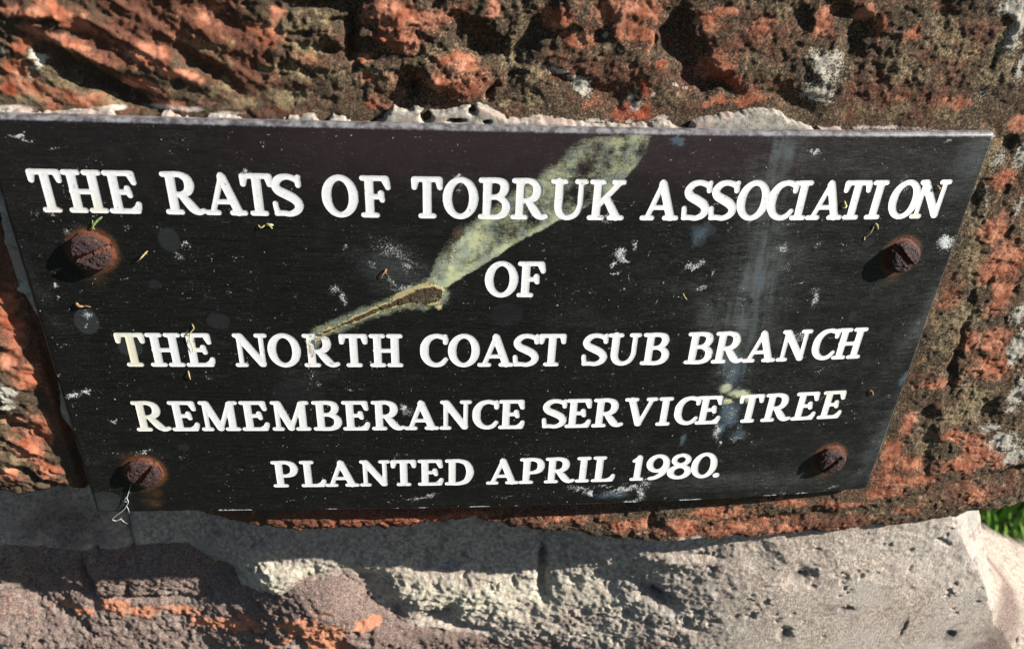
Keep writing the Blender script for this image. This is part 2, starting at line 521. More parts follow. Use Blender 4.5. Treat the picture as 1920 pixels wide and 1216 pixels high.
ampR = 1 - 0.50 * sst(-30, 30, X) - 0.25 * sst(120, 165, X)
Yst = 3.9 - 4.0 * big * ampR - (2.1 + 0.9 * wl) * (strata - 0.55) * ampR - 1.9 * med * ampR - 0.9 * chunk * ampR - 1.2 * fine * (1 - .3 * wr) + 0.6 * pit * ampR - 0.25 * grain
Yst += 0.9 * (np.abs(fbm(wx / 3.2, wz / 2.6, 131, 3) - 0.5) * 2 - 0.3) * (0.5 + wm)
q1, q2, qi = worley(wx / 5.5, wz / 4.2, 137)
Yst += 0.5 * (qi - .5) * sst(0.0, 0.10, q2 - q1) + 0.35 * np.exp(-((q2 - q1) / 0.07) ** 2) * (fbm(X / 12, Z / 12, 139, 2) > .5)
calm = 1 - sst(2, 16, rd)                     # the stone is flatter beside the plaque
Yst = Yst * (1 - 0.55 * calm) + 5.0 * 0.55 * calm
Yst -= 1.6 * sst(8, 60, Z)                    # leans out above the plaque
# relief read from the photograph: (px x, px y, rx, ry, angle, depth mm; + is a hollow)
relief = [(170, 145, 85, 17, -33, 6.5), (235, 185, 45, 9, -25, 3.5), (95, 35, 70, 22, 0, -3.0), (130, 95, 60, 15, -20, -2.5),
          (75, 42, 40, 7, 0, 3.0), (290, 105, 50, 25, -30, -2.5), (425, 40, 30, 12, -30, 3), (370, 125, 50, 10, -30, 3.5), (600, 15, 60, 16, 0, 4.5),
          (658, 70, 11, 45, 0, 5.0), (625, 40, 28, 6, 0, 3.0), (560, 58, 20, 6, 0, 2.5), (740, 50, 65, 40, 0, -3.0), (610, 90, 25, 8, 0, 3), (770, 155, 20, 28, 0, 6.0),
          (845, 145, 70, 32, 0, -4.5), (922, 165, 8, 20, 0, 4.0), (905, 85, 32, 26, -30, 6.0), (945, 105, 14, 50, 0, 3.0),
          (985, 80, 15, 55, -25, 6.0), (1060, 30, 45, 30, 0, -3.0), (1125, 60, 12, 14, 0, 4), (1080, 155, 60, 14, -25, 4.0),
          (1070, 145, 40, 9, -35, -2.5), (1180, 30, 70, 35, 0, -3.0), (1265, 45, 28, 40, 0, 6.0), (1285, 110, 50, 26, -35, 6.5), (1340, 150, 35, 12, -20, 4),
          (1232, 80, 6, 14, 0, 4.0), (1345, 125, 40, 22, 0, -2.5), (1150, 190, 35, 22, 30, 4.5), (1350, 165, 30, 9, 0, 3.0), (1600, 85, 20, 45, -20, 5.0),
          (1500, 30, 20, 40, 0, 3), (1545, 140, 45, 40, 0, -2.0), (1490, 190, 35, 18, -30, 4.0), (1580, 20, 30, 15, 0, 4), (1760, 30, 20, 25, 0, 3.0), (1640, 30, 30, 30, 0, -2.0),
          (1900, 60, 14, 60, 0, -2.0), (1890, 265, 16, 12, 0, 3.0), (1830, 380, 9, 30, 0, 2.5), (1820, 560, 7, 22, 0, 2.5), (1800, 640, 5, 40, 0, 4.0), (1787, 700, 5, 30, 10, 4.5),
          (1765, 800, 8, 30, 20, -2.0), (1735, 855, 10, 40, 15, 2.5), (1850, 770, 25, 20, 0, 4.0), (1730, 775, 15, 12, 0, 3.0), (1870, 895, 60, 8, 15, 4.5), (1800, 915, 60, 8, 12, 2.5),
          (1500, 968, 110, 9, 4, 3.5), (1370, 1015, 50, 10, 0, 4.0), (1275, 988, 28, 18, 0, -2.5), (1220, 975, 8, 18, 0, 3.0), (60, 890, 26, 5, -40, 4.0),
          (-10, 700, 40, 60, 0, -2.0), (60, 735, 25, 8, 0, 2.0), (30, 800, 40, 8, -30, 2.0), (115, 700, 25, 180, 12, 1.6)]
for (x, y, rx, ry, an, dp) in relief:
    Yst += dp * (0.85 if x < 940 else 0.55) * blob(wx, wz, x, y, rx, ry, an, 4.0)
# keep clear of the plaque
mn = surf(X) + 4.2
k = 1 - sst(0.5, 3.5, rd)
Yst = np.where(rd < 0, np.maximum(Yst, mn + 0.3), np.maximum(Yst, mn * k + (1 - k) * -50))
Yst = np.where((rd < 5) & (X < -149), np.maximum(Yst, 6.5 + 0.6 * fine * 3), Yst)
# the lower edge and the right edge roll back
roll = 6.0 * np.exp(-np.clip(d_edge, 0, None) / 1.0) + 0.02 * np.clip(8 - d_edge, 0, 8) ** 2
Yst += roll
sk = sst(0.9, 0.0, d_edge) if False else 1 - sst(0.0, 0.9, d_edge)
Yst = Yst + 45 * sk

# ---- colour masks of the stone (real colour patches, broken by noise)
def patches(lst, Y, X=X, Z=Z):
    s = np.zeros_like(X)
    for q in lst:
        x, y, rx, ry = q[:4]; an = q[4] if len(q) > 4 else 0; w = q[5] if len(q) > 5 else 1.0
        s = np.maximum(s, w * blob(X, Z, x, y, rx, ry, an, Y))
    return s
bare_l = [(100, 20, 70, 22), (25, 20, 30, 15), (160, 50, 35, 15), (125, 85, 60, 16, -20), (45, 82, 25, 12), (280, 108, 38, 20, -15), (330, 140, 45, 10, -10),
          (30, 120, 30, 22), (10, 165, 25, 18), (60, 170, 55, 16, -30), (130, 180, 50, 14, -20), (255, 160, 55, 14, -10, 0.9), (300, 195, 60, 10, 0, 0.8),
          (385, 30, 40, 25, -30, 0.65), (340, 60, 40, 18, -30, 0.6), (760, 25, 85, 28), (745, 75, 50, 28), (690, 108, 28, 12, 0, .9), (930, 15, 14, 14), (500, 65, 30, 25, -30, .75), (515, 25, 25, 12, 0, .7),
          (850, 110, 50, 12), (880, 125, 30, 10), (840, 150, 70, 25, 0, .72), (700, 200, 35, 14, 0, .85), (690, 150, 18, 8), (1040, 32, 38, 24), (1090, 66, 32, 16), (1150, 20, 50, 26), (1215, 20, 35, 28),
          (1190, 62, 48, 16, -15), (1215, 88, 10, 16), (1240, 125, 20, 9), (1215, 170, 14, 16), (1195, 208, 40, 22), (1165, 215, 20, 20), (1320, 40, 24, 22), (1360, 22, 25, 14), (1345, 120, 48, 32, 0, .8),
          (1375, 150, 50, 16, -30, .9), (1390, 190, 55, 12), (1430, 50, 24, 25, 0, .8), (1350, 190, 30, 14, 0, .8), (1110, 200, 35, 14, 0, .7), (1540, 48, 26, 22), (1545, 20, 26, 20, 0, .7), (1645, 50, 20, 26), (1618, 25, 20, 20), (1705, 58, 20, 18), (1760, 15, 25, 10, 0, .7),
          (1690, 175, 40, 14, 0, .6), (1800, 188, 36, 18, 0, .75), (1915, 222, 18, 14), (1880, 338, 24, 26), (1862, 428, 28, 28), (1888, 485, 34, 34), (1872, 560, 22, 34), (1850, 515, 20, 20, 0, .7), (1780, 560, 18, 30, 0, .55),
          (1872, 640, 26, 22), (1855, 690, 30, 26), (1815, 640, 20, 20, 0, .75), (1760, 720, 34, 12), (1700, 800, 16, 26), (1672, 850, 16, 36), (1705, 868, 36, 12), (1800, 820, 40, 12, -10, .8), (1840, 842, 40, 16, -20), (1810, 870, 40, 16),
          (1700, 900, 60, 14), (1660, 925, 50, 9), (1580, 945, 60, 7), (1480, 940, 40, 8), (1880, 865, 25, 14), (1580, 990, 10, 8), (1275, 988, 34, 22), (1330, 960, 60, 10), (1380, 985, 50, 14, 0, .8), (1180, 980, 50, 12), (1450, 970, 60, 8, 0, .7), (1470, 990, 30, 8),
          (1700, 955, 30, 8, 0, .7), (1830, 930, 20, 14, 0, .8), (1050, 975, 60, 7, 0, .7), (800, 972, 200, 8, 0, .6), (20, 610, 28, 70), (50, 705, 28, 26), (20, 670, 25, 20), (60, 840, 26, 40, 15, .9), (80, 800, 20, 40, 0, .8), (95, 880, 26, 20), (15, 890, 40, 16, 0, .8), (30, 790, 25, 16, 0, .8), (60, 500, 40, 80, 0, .7)]
red_l = [(10, 165, 30, 25), (1240, 125, 30, 14), (1215, 170, 25, 18), (1195, 208, 50, 22), (1375, 155, 60, 18, -30), (1390, 190, 60, 14), (1345, 120, 40, 30, 0, .6), (20, 600, 30, 60, 0, .8), (50, 710, 30, 30, 0, .6),
         (1880, 335, 25, 25, 0, .4), (1480, 60, 20, 60, 0, .5), (60, 840, 30, 40, 0, .5), (800, 972, 260, 12, 0, .5)]
lich_l = [(1545, 115, 38, 22, 0, .9), (1535, 165, 45, 26, 0, .9), (1555, 145, 30, 40, 0, .8), (1905, 45, 22, 60), (1890, 15, 26, 20, 0, .9), (1915, 120, 12, 30), (1135, 58, 8, 10), (1085, 160, 28, 9, -35, 1.1), (1045, 130, 14, 8, -20, .9), (1270, 155, 14, 8), (1290, 162, 10, 6),
          (70, 112, 26, 9, -10, .9), (62, 105, 14, 9), (72, 125, 12, 16, -40), (5, 92, 16, 14), (1848, 170, 18, 12, 0, .8), (1915, 290, 14, 30), (1908, 390, 10, 30, 0, .8), (1905, 590, 18, 26), (1905, 650, 16, 40), (1905, 740, 20, 40, 0, .9), (1880, 830, 34, 20, -20, .9), (1900, 855, 24, 20),
          (1860, 800, 20, 12, 0, .7), (10, 735, 30, 32), (18, 765, 14, 14), (1870, 295, 14, 20, 0, .75), (1845, 390, 12, 40, 10, .5), (560, 18, 40, 6, 0, .5), (1300, 1010, 60, 5, -8, .8), (1195, 1002, 12, 4, 0, .8)]
tan_l = [(600, 30, 70, 18, 0, .55), (560, 45, 60, 25, 0, .6), (580, 80, 50, 20, 0, .6), (520, 130, 60, 20, 0, .6), (540, 185, 60, 20, 0, .85), (470, 190, 50, 20, 0, .8), (610, 140, 60, 25, 0, .5), (700, 140, 50, 30, 0, .5), (420, 165, 40, 16, 0, .7), (800, 100, 40, 20, 0, .5), (390, 100, 60, 25, -30, .45),
         (1000, 160, 25, 50, 0, .5), (960, 100, 20, 60, 0, .5), (970, 190, 50, 16, 0, .6), (100, 150, 60, 20, -30, .6), (60, 185, 60, 14, 0, .9), (180, 195, 60, 12, 0, .7), (300, 165, 40, 10, 0, .5), (1140, 90, 60, 20, 0, .45), (1260, 180, 30, 14, 0, .6),
         (1700, 130, 120, 50, 0, .40), (1790, 80, 80, 60, 0, .48), (1680, 205, 130, 22, 0, .5), (1800, 210, 60, 20, 0, .5), (1860, 120, 40, 80, 0, .55), (1840, 300, 30, 60, 0, .4), (1830, 450, 16, 80, 15, .45), (1780, 620, 30, 60, 15, .35),
         (1830, 750, 40, 30, 0, .5), (1790, 780, 30, 20, 0, .5), (1740, 830, 30, 30, 0, .45), (20, 860, 50, 40, 0, .5), (30, 790, 40, 20, 0, .5), (1450, 20, 80, 60, 0, .35), (1420, 120, 60, 40, 0, .35)]
brown_l = [(350, 40, 120, 45, -30), (420, 90, 90, 30, -30), (260, 70, 60, 30), (200, 90, 60, 40), (440, 150, 50, 30, 0, .6), (850, 150, 90, 40, 0, .6), (1200, 130, 150, 50, 0, .3), (1340, 100, 90, 60, 0, .5), (1460, 80, 60, 80, 0, .5), (1700, 180, 120, 40, 0, .45), (1780, 100, 80, 60, 0, .3), (60, 520, 60, 150), (120, 760, 30, 200, 12), (1600, 985, 250, 16, 0, .8), (1840, 920, 80, 20, 0, .8), (700, 975, 300, 20, 0, 1)]
pale_l = [(200, 205, 60, 7), (300, 203, 50, 8, 0, .9), (360, 207, 30, 7, 0, .8), (30, 205, 60, 8, 0, .9), (430, 212, 50, 5, 0, .7), (600, 208, 40, 5, 0, .5), (1185, 185, 10, 14, 0, .9), (1195, 200, 8, 18, -30, .8), (1225, 178, 6, 7), (1180, 230, 12, 8), (1240, 225, 18, 8), (1020, 222, 60, 7, 0, .8), (1650, 240, 160, 5, 0, .7), (1110, 228, 60, 5, 0, .7)]
nz = fbm(wx / 4.5, wz / 4.0, 101, 5, 0.6); nz2 = fbm(wx / 13, wz / 10, 111, 4, 0.6); nz3 = fbm(X / 1.6, Z / 1.6, 113, 3)
bare = patches(bare_l, 4, wx, wz)
bare = np.clip(bare * 1.0 + (nz - 0.5) * 0.95 + 0.45 * (nz2 - 0.5) + 0.25 * (nz3 - .5) + 0.05 + 0.06 * (X > 145), 0, 1)
red = np.clip(patches(red_l, 4, wx, wz) + (nz2 - 0.55) * 0.8, 0, 1)
lich = np.clip(patches(lich_l, 4, wx, wz) * 0.9 + (nz - 0.5) * 0.8 + (sst(0.70, 0.78, nz3) * 0.25), 0, 1)
tan = np.clip(patches(tan_l, 4, wx, wz) * 0.95 + (nz - 0.5) * 1.1 + 0.10 + 0.22 * sst(140, 155, X), 0, 1)
pale = np.clip(patches(pale_l, 4) * 0.95 + (nz - 0.5) * 0.9, 0, 1) * (1 - sst(8, 14, np.abs(rd)))
brown = np.clip(patches(brown_l, 4) + (nz2 - 0.5) * 1.1 + 0.22, 0, 1)
# the bare colour is weaker in the hollows and stronger on the proud spots
relief_n = np.clip((Yst - 4.0) / 7.0, -1, 1) * (d_edge > 3)
bare = np.clip(bare - 0.28 * np.clip(relief_n, 0, 1) + 0.12 * np.clip(-relief_n, 0, 1), 0, 1)
calmg = 0.55 * (1 - sst(-90, -30, X)) + 0.15 + 0.25 * (nz2 - .5)
mA = np.stack([bare, red, lich, tan], -1); mB = np.stack([pale, brown, np.clip(calmg, 0, .75), brown * 0], -1)
Fs = np.maximum(np.maximum(Fb, Fr), (20 - np.minimum(X + 168 + 20, 40)) * 0 - 1)
hidden = (np.abs(X) < 143) & (Z < -5) & (Z > -136)
Fs = np.where(hidden, 1.0, Fs)                # nothing but wall core lies behind the plaque
stone_me = field_mesh('stone', xs, zs, Yst, Fs, STONE, {'mask_a': mA, 'mask_b': mB})
stone = link('stone', stone_me, wall)

# ------------------------------------------------------------------ mortar and the lower stone
xs = np.arange(-262, 330, 0.54); zs = np.arange(-118, -292, -0.54)
X, Z = np.meshgrid(xs, zs)
DEP = lambda X: 35 - 26 * sst(-5, 135, X) + 14 * (1 - sst(-150, -85, X))
nb = fbm(X / 22, Z / 18, 201, 4) - 0.5
nm = fbm(X / 6.5, Z / 6.0, 205, 5, 0.6) - 0.5
nf = fbm(X / 2.1, Z / 2.1, 211, 3, 0.6) - 0.5
g1, g2, gid = worley(X / 2.6, Z / 2.5, 221)
wlit = 1 - 0.62 * sst(60, 120, X) + 0.35 * (1 - sst(-110, -60, X))
Ym = DEP(X) - 4.5 * nb * (1 - 0.5 * sst(20, 70, X)) - 2.4 * nm * wlit - 1.15 * nf * wlit - 0.6 * (0.5 - g1) * wlit - 0.09 * np.clip(-168 - Z, 0, 100)
nz4 = fbm(X / 30, Z / 22, 251, 3)
for _i in range(3):
    w1, w2, wi = worley(X / (9.0 - 2 * _i) + 5 * _i + .5 * nm, Z / (8.0 - 2 * _i) + .5 * nf, 231 + _i)
    Ym = Ym + (2.4 - 0.6 * _i) * np.exp(-((w1 + 0.9 * nf) / (0.13 + .10 * wi)) ** 2) * (wi > 0.80 + 0.14 * sst(60, 110, X)) * np.clip(2.2 * nz4 - 0.5, 0, 1.3)
YR = 20.0
def yref(x):
    return 26.0 if x < 1150 else (20.0 if x < 1400 else 11.0)
hol = [(405, 1125, 48, 22, 20, 9), (690, 1125, 26, 46, 35, 10), (745, 1160, 14, 12, 0, 4), (815, 1165, 32, 14, 15, 8), (870, 1180, 50, 7, -8, 5), (1017, 1065, 8, 38, 0, 7), (1022, 1100, 7, 20, 0, 6), (1020, 1012, 12, 5, 0, 4),
       (1228, 1096, 24, 9, -30, 7), (1150, 1105, 10, 12, 20, 5), (1092, 1128, 9, 8, 0, 4), (1150, 1085, 30, 10, 20, 3), (1493, 1064, 16, 8, 20, 5), (1575, 1120, 18, 7, -10, 5), (1462, 1168, 12, 20, 20, 5), (1530, 1170, 12, 6, 0, 4), (1766, 1166, 12, 8, -40, 5),
       (1680, 1155, 4, 26, 0, 4), (1662, 1195, 6, 18, 0, 3), (1893, 1185, 4, 6, 0, 3), (800, 1070, 22, 12, 0, 5), (840, 1075, 14, 8, 30, 5), (135, 1150, 10, 35, 0, 7), (25, 1190, 50, 40, -40, 10), (100, 1165, 30, 12, -30, 4), (215, 1060, 5, 40, 0, 4), (215, 1165, 6, 14, 0, 4),
       (150, 1090, 10, 20, 0, 4), (250, 1175, 80, 5, -3, 5), (560, 1208, 10, 16, 0, 5), (1420, 1035, 20, 24, 30, 2.5), (1280, 1140, 16, 6, 0, 3), (640, 1215, 14, 12, 0, 5), (380, 1075, 40, 7, -15, 4), (595, 1095, 40, 6, 15, 2.5),
       (600, 1150, 95, 45, 0, -7), (500, 1100, 60, 28, 0, -4), (860, 1115, 90, 30, 0, -4), (1000, 1150, 90, 40, 0, -3), (330, 1120, 70, 26, 0, -3), (90, 1120, 60, 30, 0, -3), (690, 1200, 60, 20, 0, -3), (1600, 1100, 120, 60, 0, -2), (1240, 1030, 70, 16, 0, -4)]
for (x, y, rx, ry, an, dp) in hol:
    Ym += dp * (0.6 if (dp > 0 and x > 1030) else 0.85) * blob(X + 3 * nm, Z + 3 * nf, x, y, rx, ry, an, yref(x))
# right corner of the joint: a rounded arris, then the return face running away from the viewer
cpx = [(1770, 950), (1790, 985), (1812, 1030), (1835, 1085), (1840, 1130), (1830, 1216), (1826, 1330)]
cx, cz = P([p[0] for p in cpx], [p[1] for p in cpx], 9.0)
opx = [(1828, 930), (1835, 962), (1840, 1005), (1842, 1033), (1858, 1060), (1900, 1095), (2040, 1150), (2100, 1250)]
ox, oz = P([p[0] for p in opx], [p[1] for p in opx], 24.0)
xc = np.interp(-Z, -cz, cx) + 1.5 * nb
xo = np.interp(-Z, -oz, ox) + 1.2 * nb
over = np.clip((X - xc) / np.maximum(xo - xc, 4), 0, 1.3)
Ym = Ym * (1 - 0.4 * sst(0, .6, over)) + 0.4 * sst(0, .6, over) * DEP(X) + 14 * over ** 1.2
Fo = X - xo
skm = 1 - sst(0.0, 1.2, -Fo)
Ym = Ym + 60 * skm
# where the stone above hangs over, the joint runs back under it
Ym = np.maximum(Ym, 4.0 + 6.0 * (Z > np.interp(X, ex, ez) + 1.0))
ub = np.interp(X, ex, ez)
lspx = [(-330, 1085), (0, 1085), (120, 1095), (330, 1078), (440, 1140), (520, 1128), (560, 1105), (640, 1095), (700, 1150), (770, 1185), (900, 1192), (1010, 1232), (1150, 1290)]
lx, lz = P([p[0] for p in lspx], [p[1] for p in lspx], 26.0)
lower_line = np.interp(X + 2 * nm, lx, lz) + 2.2 * nm + np.where(X > lx[-1], -60, 0)
Fl = Z - lower_line                            # < 0: the lower stone
Ym = Ym - 0.9 * np.exp(-np.clip(-Fl, 0, None) / 2.5) * (Fl < 0) * 0 + 1.0 * np.exp(-np.abs(Fl) / 0.9)
def mp(lst):
    s = np.zeros_like(X)
    for q in lst:
        x, y, rx, ry = q[:4]; an = q[4] if len(q) > 4 else 0; w = q[5] if len(q) > 5 else 1.0
        s = np.maximum(s, w * blob(X + 4 * nm, Z + 3 * nm, x, y, rx, ry, an, yref(x)))
    return s
cream = np.clip(mp([(500, 1100, 60, 28), (580, 1085, 50, 16), (460, 1110, 22, 30), (780, 1115, 40, 25), (850, 1130, 80, 35), (930, 1120, 80, 40), (1010, 1110, 60, 40), (1080, 1085, 70, 30, 0, .8), (1160, 1125, 60, 25, 0, .8), (1140, 1160, 60, 12, 0, .7), (420, 1152, 22, 6, 30), (1300, 1120, 60, 30, 0, .35), (700, 1095, 60, 8, 0, .8), (1470, 1150, 30, 16, 0, .6)]) * 1.1 + nm * 0.8, 0, 1)
pink = np.clip(mp([(1130, 1200, 120, 24), (1230, 1185, 80, 24, 0, .7), (1020, 1200, 60, 24, 0, .9), (1060, 1145, 30, 20, 0, .6), (620, 1120, 90, 40), (350, 1120, 70, 40), (120, 1130, 90, 45, 0, .8), (220, 1140, 60, 45, 0, .8), (100, 1050, 140, 60, 0, .7), (720, 1180, 60, 30, 0, .9), (820, 1205, 90, 20), (1890, 1140, 50, 60, 0, .8), (1850, 1185, 60, 40, 0, .8), (500, 1165, 80, 16), (440, 1200, 80, 20, 0, .6), (1880, 1030, 26, 60, 0, .25)]) + nm * 0.8, 0, 1)
orange = np.clip(0.02 + 0.22 * (fbm(X / 14, Z / 7, 261, 4) > .55) * (Z < lower_line) + 1.2 * mp([(590, 1185, 62, 26), (560, 1165, 24, 10), (610, 1208, 50, 16), (690, 1172, 30, 9), (540, 1178, 20, 10), (190, 1190, 40, 12), (250, 1195, 40, 10, 0, .8), (330, 1195, 60, 10, 0, .7), (410, 1205, 70, 14, 0, .8), (450, 1190, 30, 10, 0, .7), (110, 1205, 60, 10, 0, .6), (1915, 1070, 16, 14, 0, .5)]) * 1.15 + nm * 0.9 - 0.06, 0, 1)
greym = np.clip(mp([(1835, 985, 26, 26, 0, .9), (1825, 1060, 14, 30, 30, .5), (1200, 1100, 120, 40, 0, .3), (1400, 1160, 60, 40, 0, .3), (600, 1010, 200, 50, 0, .35), (1240, 1095, 34, 12, 0, .8)]) + nm * 0.4, 0, 1)
white = np.clip(mp([(1600, 1090, 60, 30, 0, .6), (1760, 1020, 60, 60, 30, .5), (1790, 1110, 60, 60, 0, .5), (1640, 1010, 90, 22, 0, .35), (1255, 1126, 10, 6), (1740, 1190, 60, 24, 0, .6), (1610, 1170, 60, 30, 0, .4), (1780, 1000, 16, 40, 0, .6), (1000, 1090, 14, 30, 0, .4), (1370, 1127, 6, 5)]) + nm * 0.5, 0, 1)
painted_shade = np.clip(mp([(1228, 1096, 22, 7, -30, .7), (1017, 1060, 7, 36, 0, .6), (1493, 1064, 12, 6, 0, .9), (1462, 1168, 9, 16, 0, .9), (1575, 1120, 14, 5, 0, .8), (1550, 1118, 20, 10, 0, .4), (1766, 1168, 9, 6, -40, 1), (1680, 1155, 3, 22, 0, .7), (815, 1165, 26, 10, 0, .6), (60, 1000, 160, 60, 0, .25)]), 0, 1)  # shade of the hollows and of the left end, painted as dark colour
mA = np.stack([cream, pink, greym, white], -1); mB = np.stack([orange, painted_shade, painted_shade * 0, painted_shade * 0], -1)
mortar = link('mortar', field_mesh('mortar', xs, zs, Ym, np.maximum(Fo, -Fl), MORTAR, {'mask_a': mA, 'mask_b': mB}), wall)
mA2 = np.stack([cream * 0.85, np.clip(pink + 0.65, 0, 1), greym * 0.3, white * 0], -1)
lower = link('stone', field_mesh('stone', xs, zs, Ym, np.maximum(Fo, Fl), MORTAR, {'mask_a': mA2, 'mask_b': mB}), wall)
lower['label'] = 'rosy lower stone with a chipped orange patch and mortar smears'

# plain core and courses below, so that the wall stands on the ground
def lumpy_box(name, x0, x1, y0, y1, z0, z1, mat, n=24, amp=3.0, seed=1):
    V = []; Pq = []
    def face(o, u, v, nu, nv):
        b = len(V)
        for j in range(nv + 1):
            for i in range(nu + 1):
                V.append(o + u * (i / nu) + v * (j / nv))
        for j in range(nv):
            for i in range(nu):
                a = b + j * (nu + 1) + i
                Pq.append((a, a + 1, a + nu + 2, a + nu + 1))
    A = lambda *q: np.array(q, float)
    face(A(x0, y0, z0), A(x1 - x0, 0, 0), A(0, 0, z1 - z0), n, n)
    face(A(x1, y0, z0), A(0, y1 - y0, 0), A(0, 0, z1 - z0), n, n)
    face(A(x1, y1, z0), A(x0 - x1, 0, 0), A(0, 0, z1 - z0), n, n)
    face(A(x0, y1, z0), A(0, y0 - y1, 0), A(0, 0, z1 - z0), n, n)
    face(A(x0, y0, z1), A(x1 - x0, 0, 0), A(0, y1 - y0, 0), n, n)
    face(A(x0, y1, z0), A(x1 - x0, 0, 0), A(0, y0 - y1, 0), n, n)
    V = np.array(V)
    c = np.array([(x0 + x1) / 2, (y0 + y1) / 2, (z0 + z1) / 2])
    dv = (V - c); dv /= np.linalg.norm(dv, axis=1)[:, None]
    nn = fbm(V[:, 0] / 23 + V[:, 1] / 31, V[:, 2] / 21 + V[:, 1] / 17, seed, 4) - 0.5
    V = V + dv * (nn * amp * 2)[:, None]
    return build_mesh(name, V, [np.array(Pq)], mat)
GZ = -820.0
link('core', lumpy_box('core', -213, 196, 62, 300, -295, 88, MORTAR, 20, 1.5, 3), wall)
for i, (z0, z1, ins) in enumerate([(-424, -306, 0), (-600, -432, -6), (GZ - 20, -608, 4)]):
    mid = [-30, 40, -50][i]
    link('stone', lumpy_box('stone', -232 - ins, mid - 6, 20 + ins, 300, z0, z1, STONE, 30, 6, 11 + i), wall)
    link('stone', lumpy_box('stone', mid + 6, 222 + ins, 20 - ins, 300, z0, z1, STONE, 30, 6, 21 + i), wall)
link('mortar', lumpy_box('mortar', -222, 212, 44, 290, GZ - 10, -284, MORTAR, 30, 1.5, 5), wall)

# ------------------------------------------------------------------ plaque
plaque = link('memorial_plaque', None)
plaque['label'] = 'black engraved memorial plaque with white capital lettering, screwed to the red stone'
plaque['category'] = 'plaque'

CAPH = 13.4
def catmull(pts, n=14):
    pts = np.array(pts, float)
    p = np.concatenate([[2 * pts[0] - pts[1]], pts, [2 * pts[-1] - pts[-2]]])
    out = []
    for i in range(1, len(p) - 2):
        t = np.linspace(0, 1, n, endpoint=False)[:, None]
        a, b, c, d = p[i - 1], p[i], p[i + 1], p[i + 2]
        out.append(0.5 * ((2 * b) + (-a + c) * t + (2 * a - 5 * b + 4 * c - d) * t ** 2 + (-a + 3 * b - 3 * c + d) * t ** 3))
    out.append(p[-2][None])
    return np.concatenate(out)
T_, K_ = 0.83, 1.34     # half widths of thin and thick strokes
def S(x0, x1, y):        # serif
    return [(x0 + T_, y, T_), (x1 - T_, y, T_)]
BT, TP = 0.9, 12.5
def stem(x, k=K_):
    return ('box', x - k, x + k, 0.9, 12.5)
def ring(cx, cy, a, b, ts, tt):
    th = np.linspace(0, 2 * np.pi, 49)
    r = tt + (ts - tt) * np.abs(np.cos(th)) ** 1.5
    return ('pts', np.stack([cx + (a - r) * np.cos(th), cy + (b - r) * np.sin(th), r], 1))
def C(*p):
    return ('pts', catmull(p))
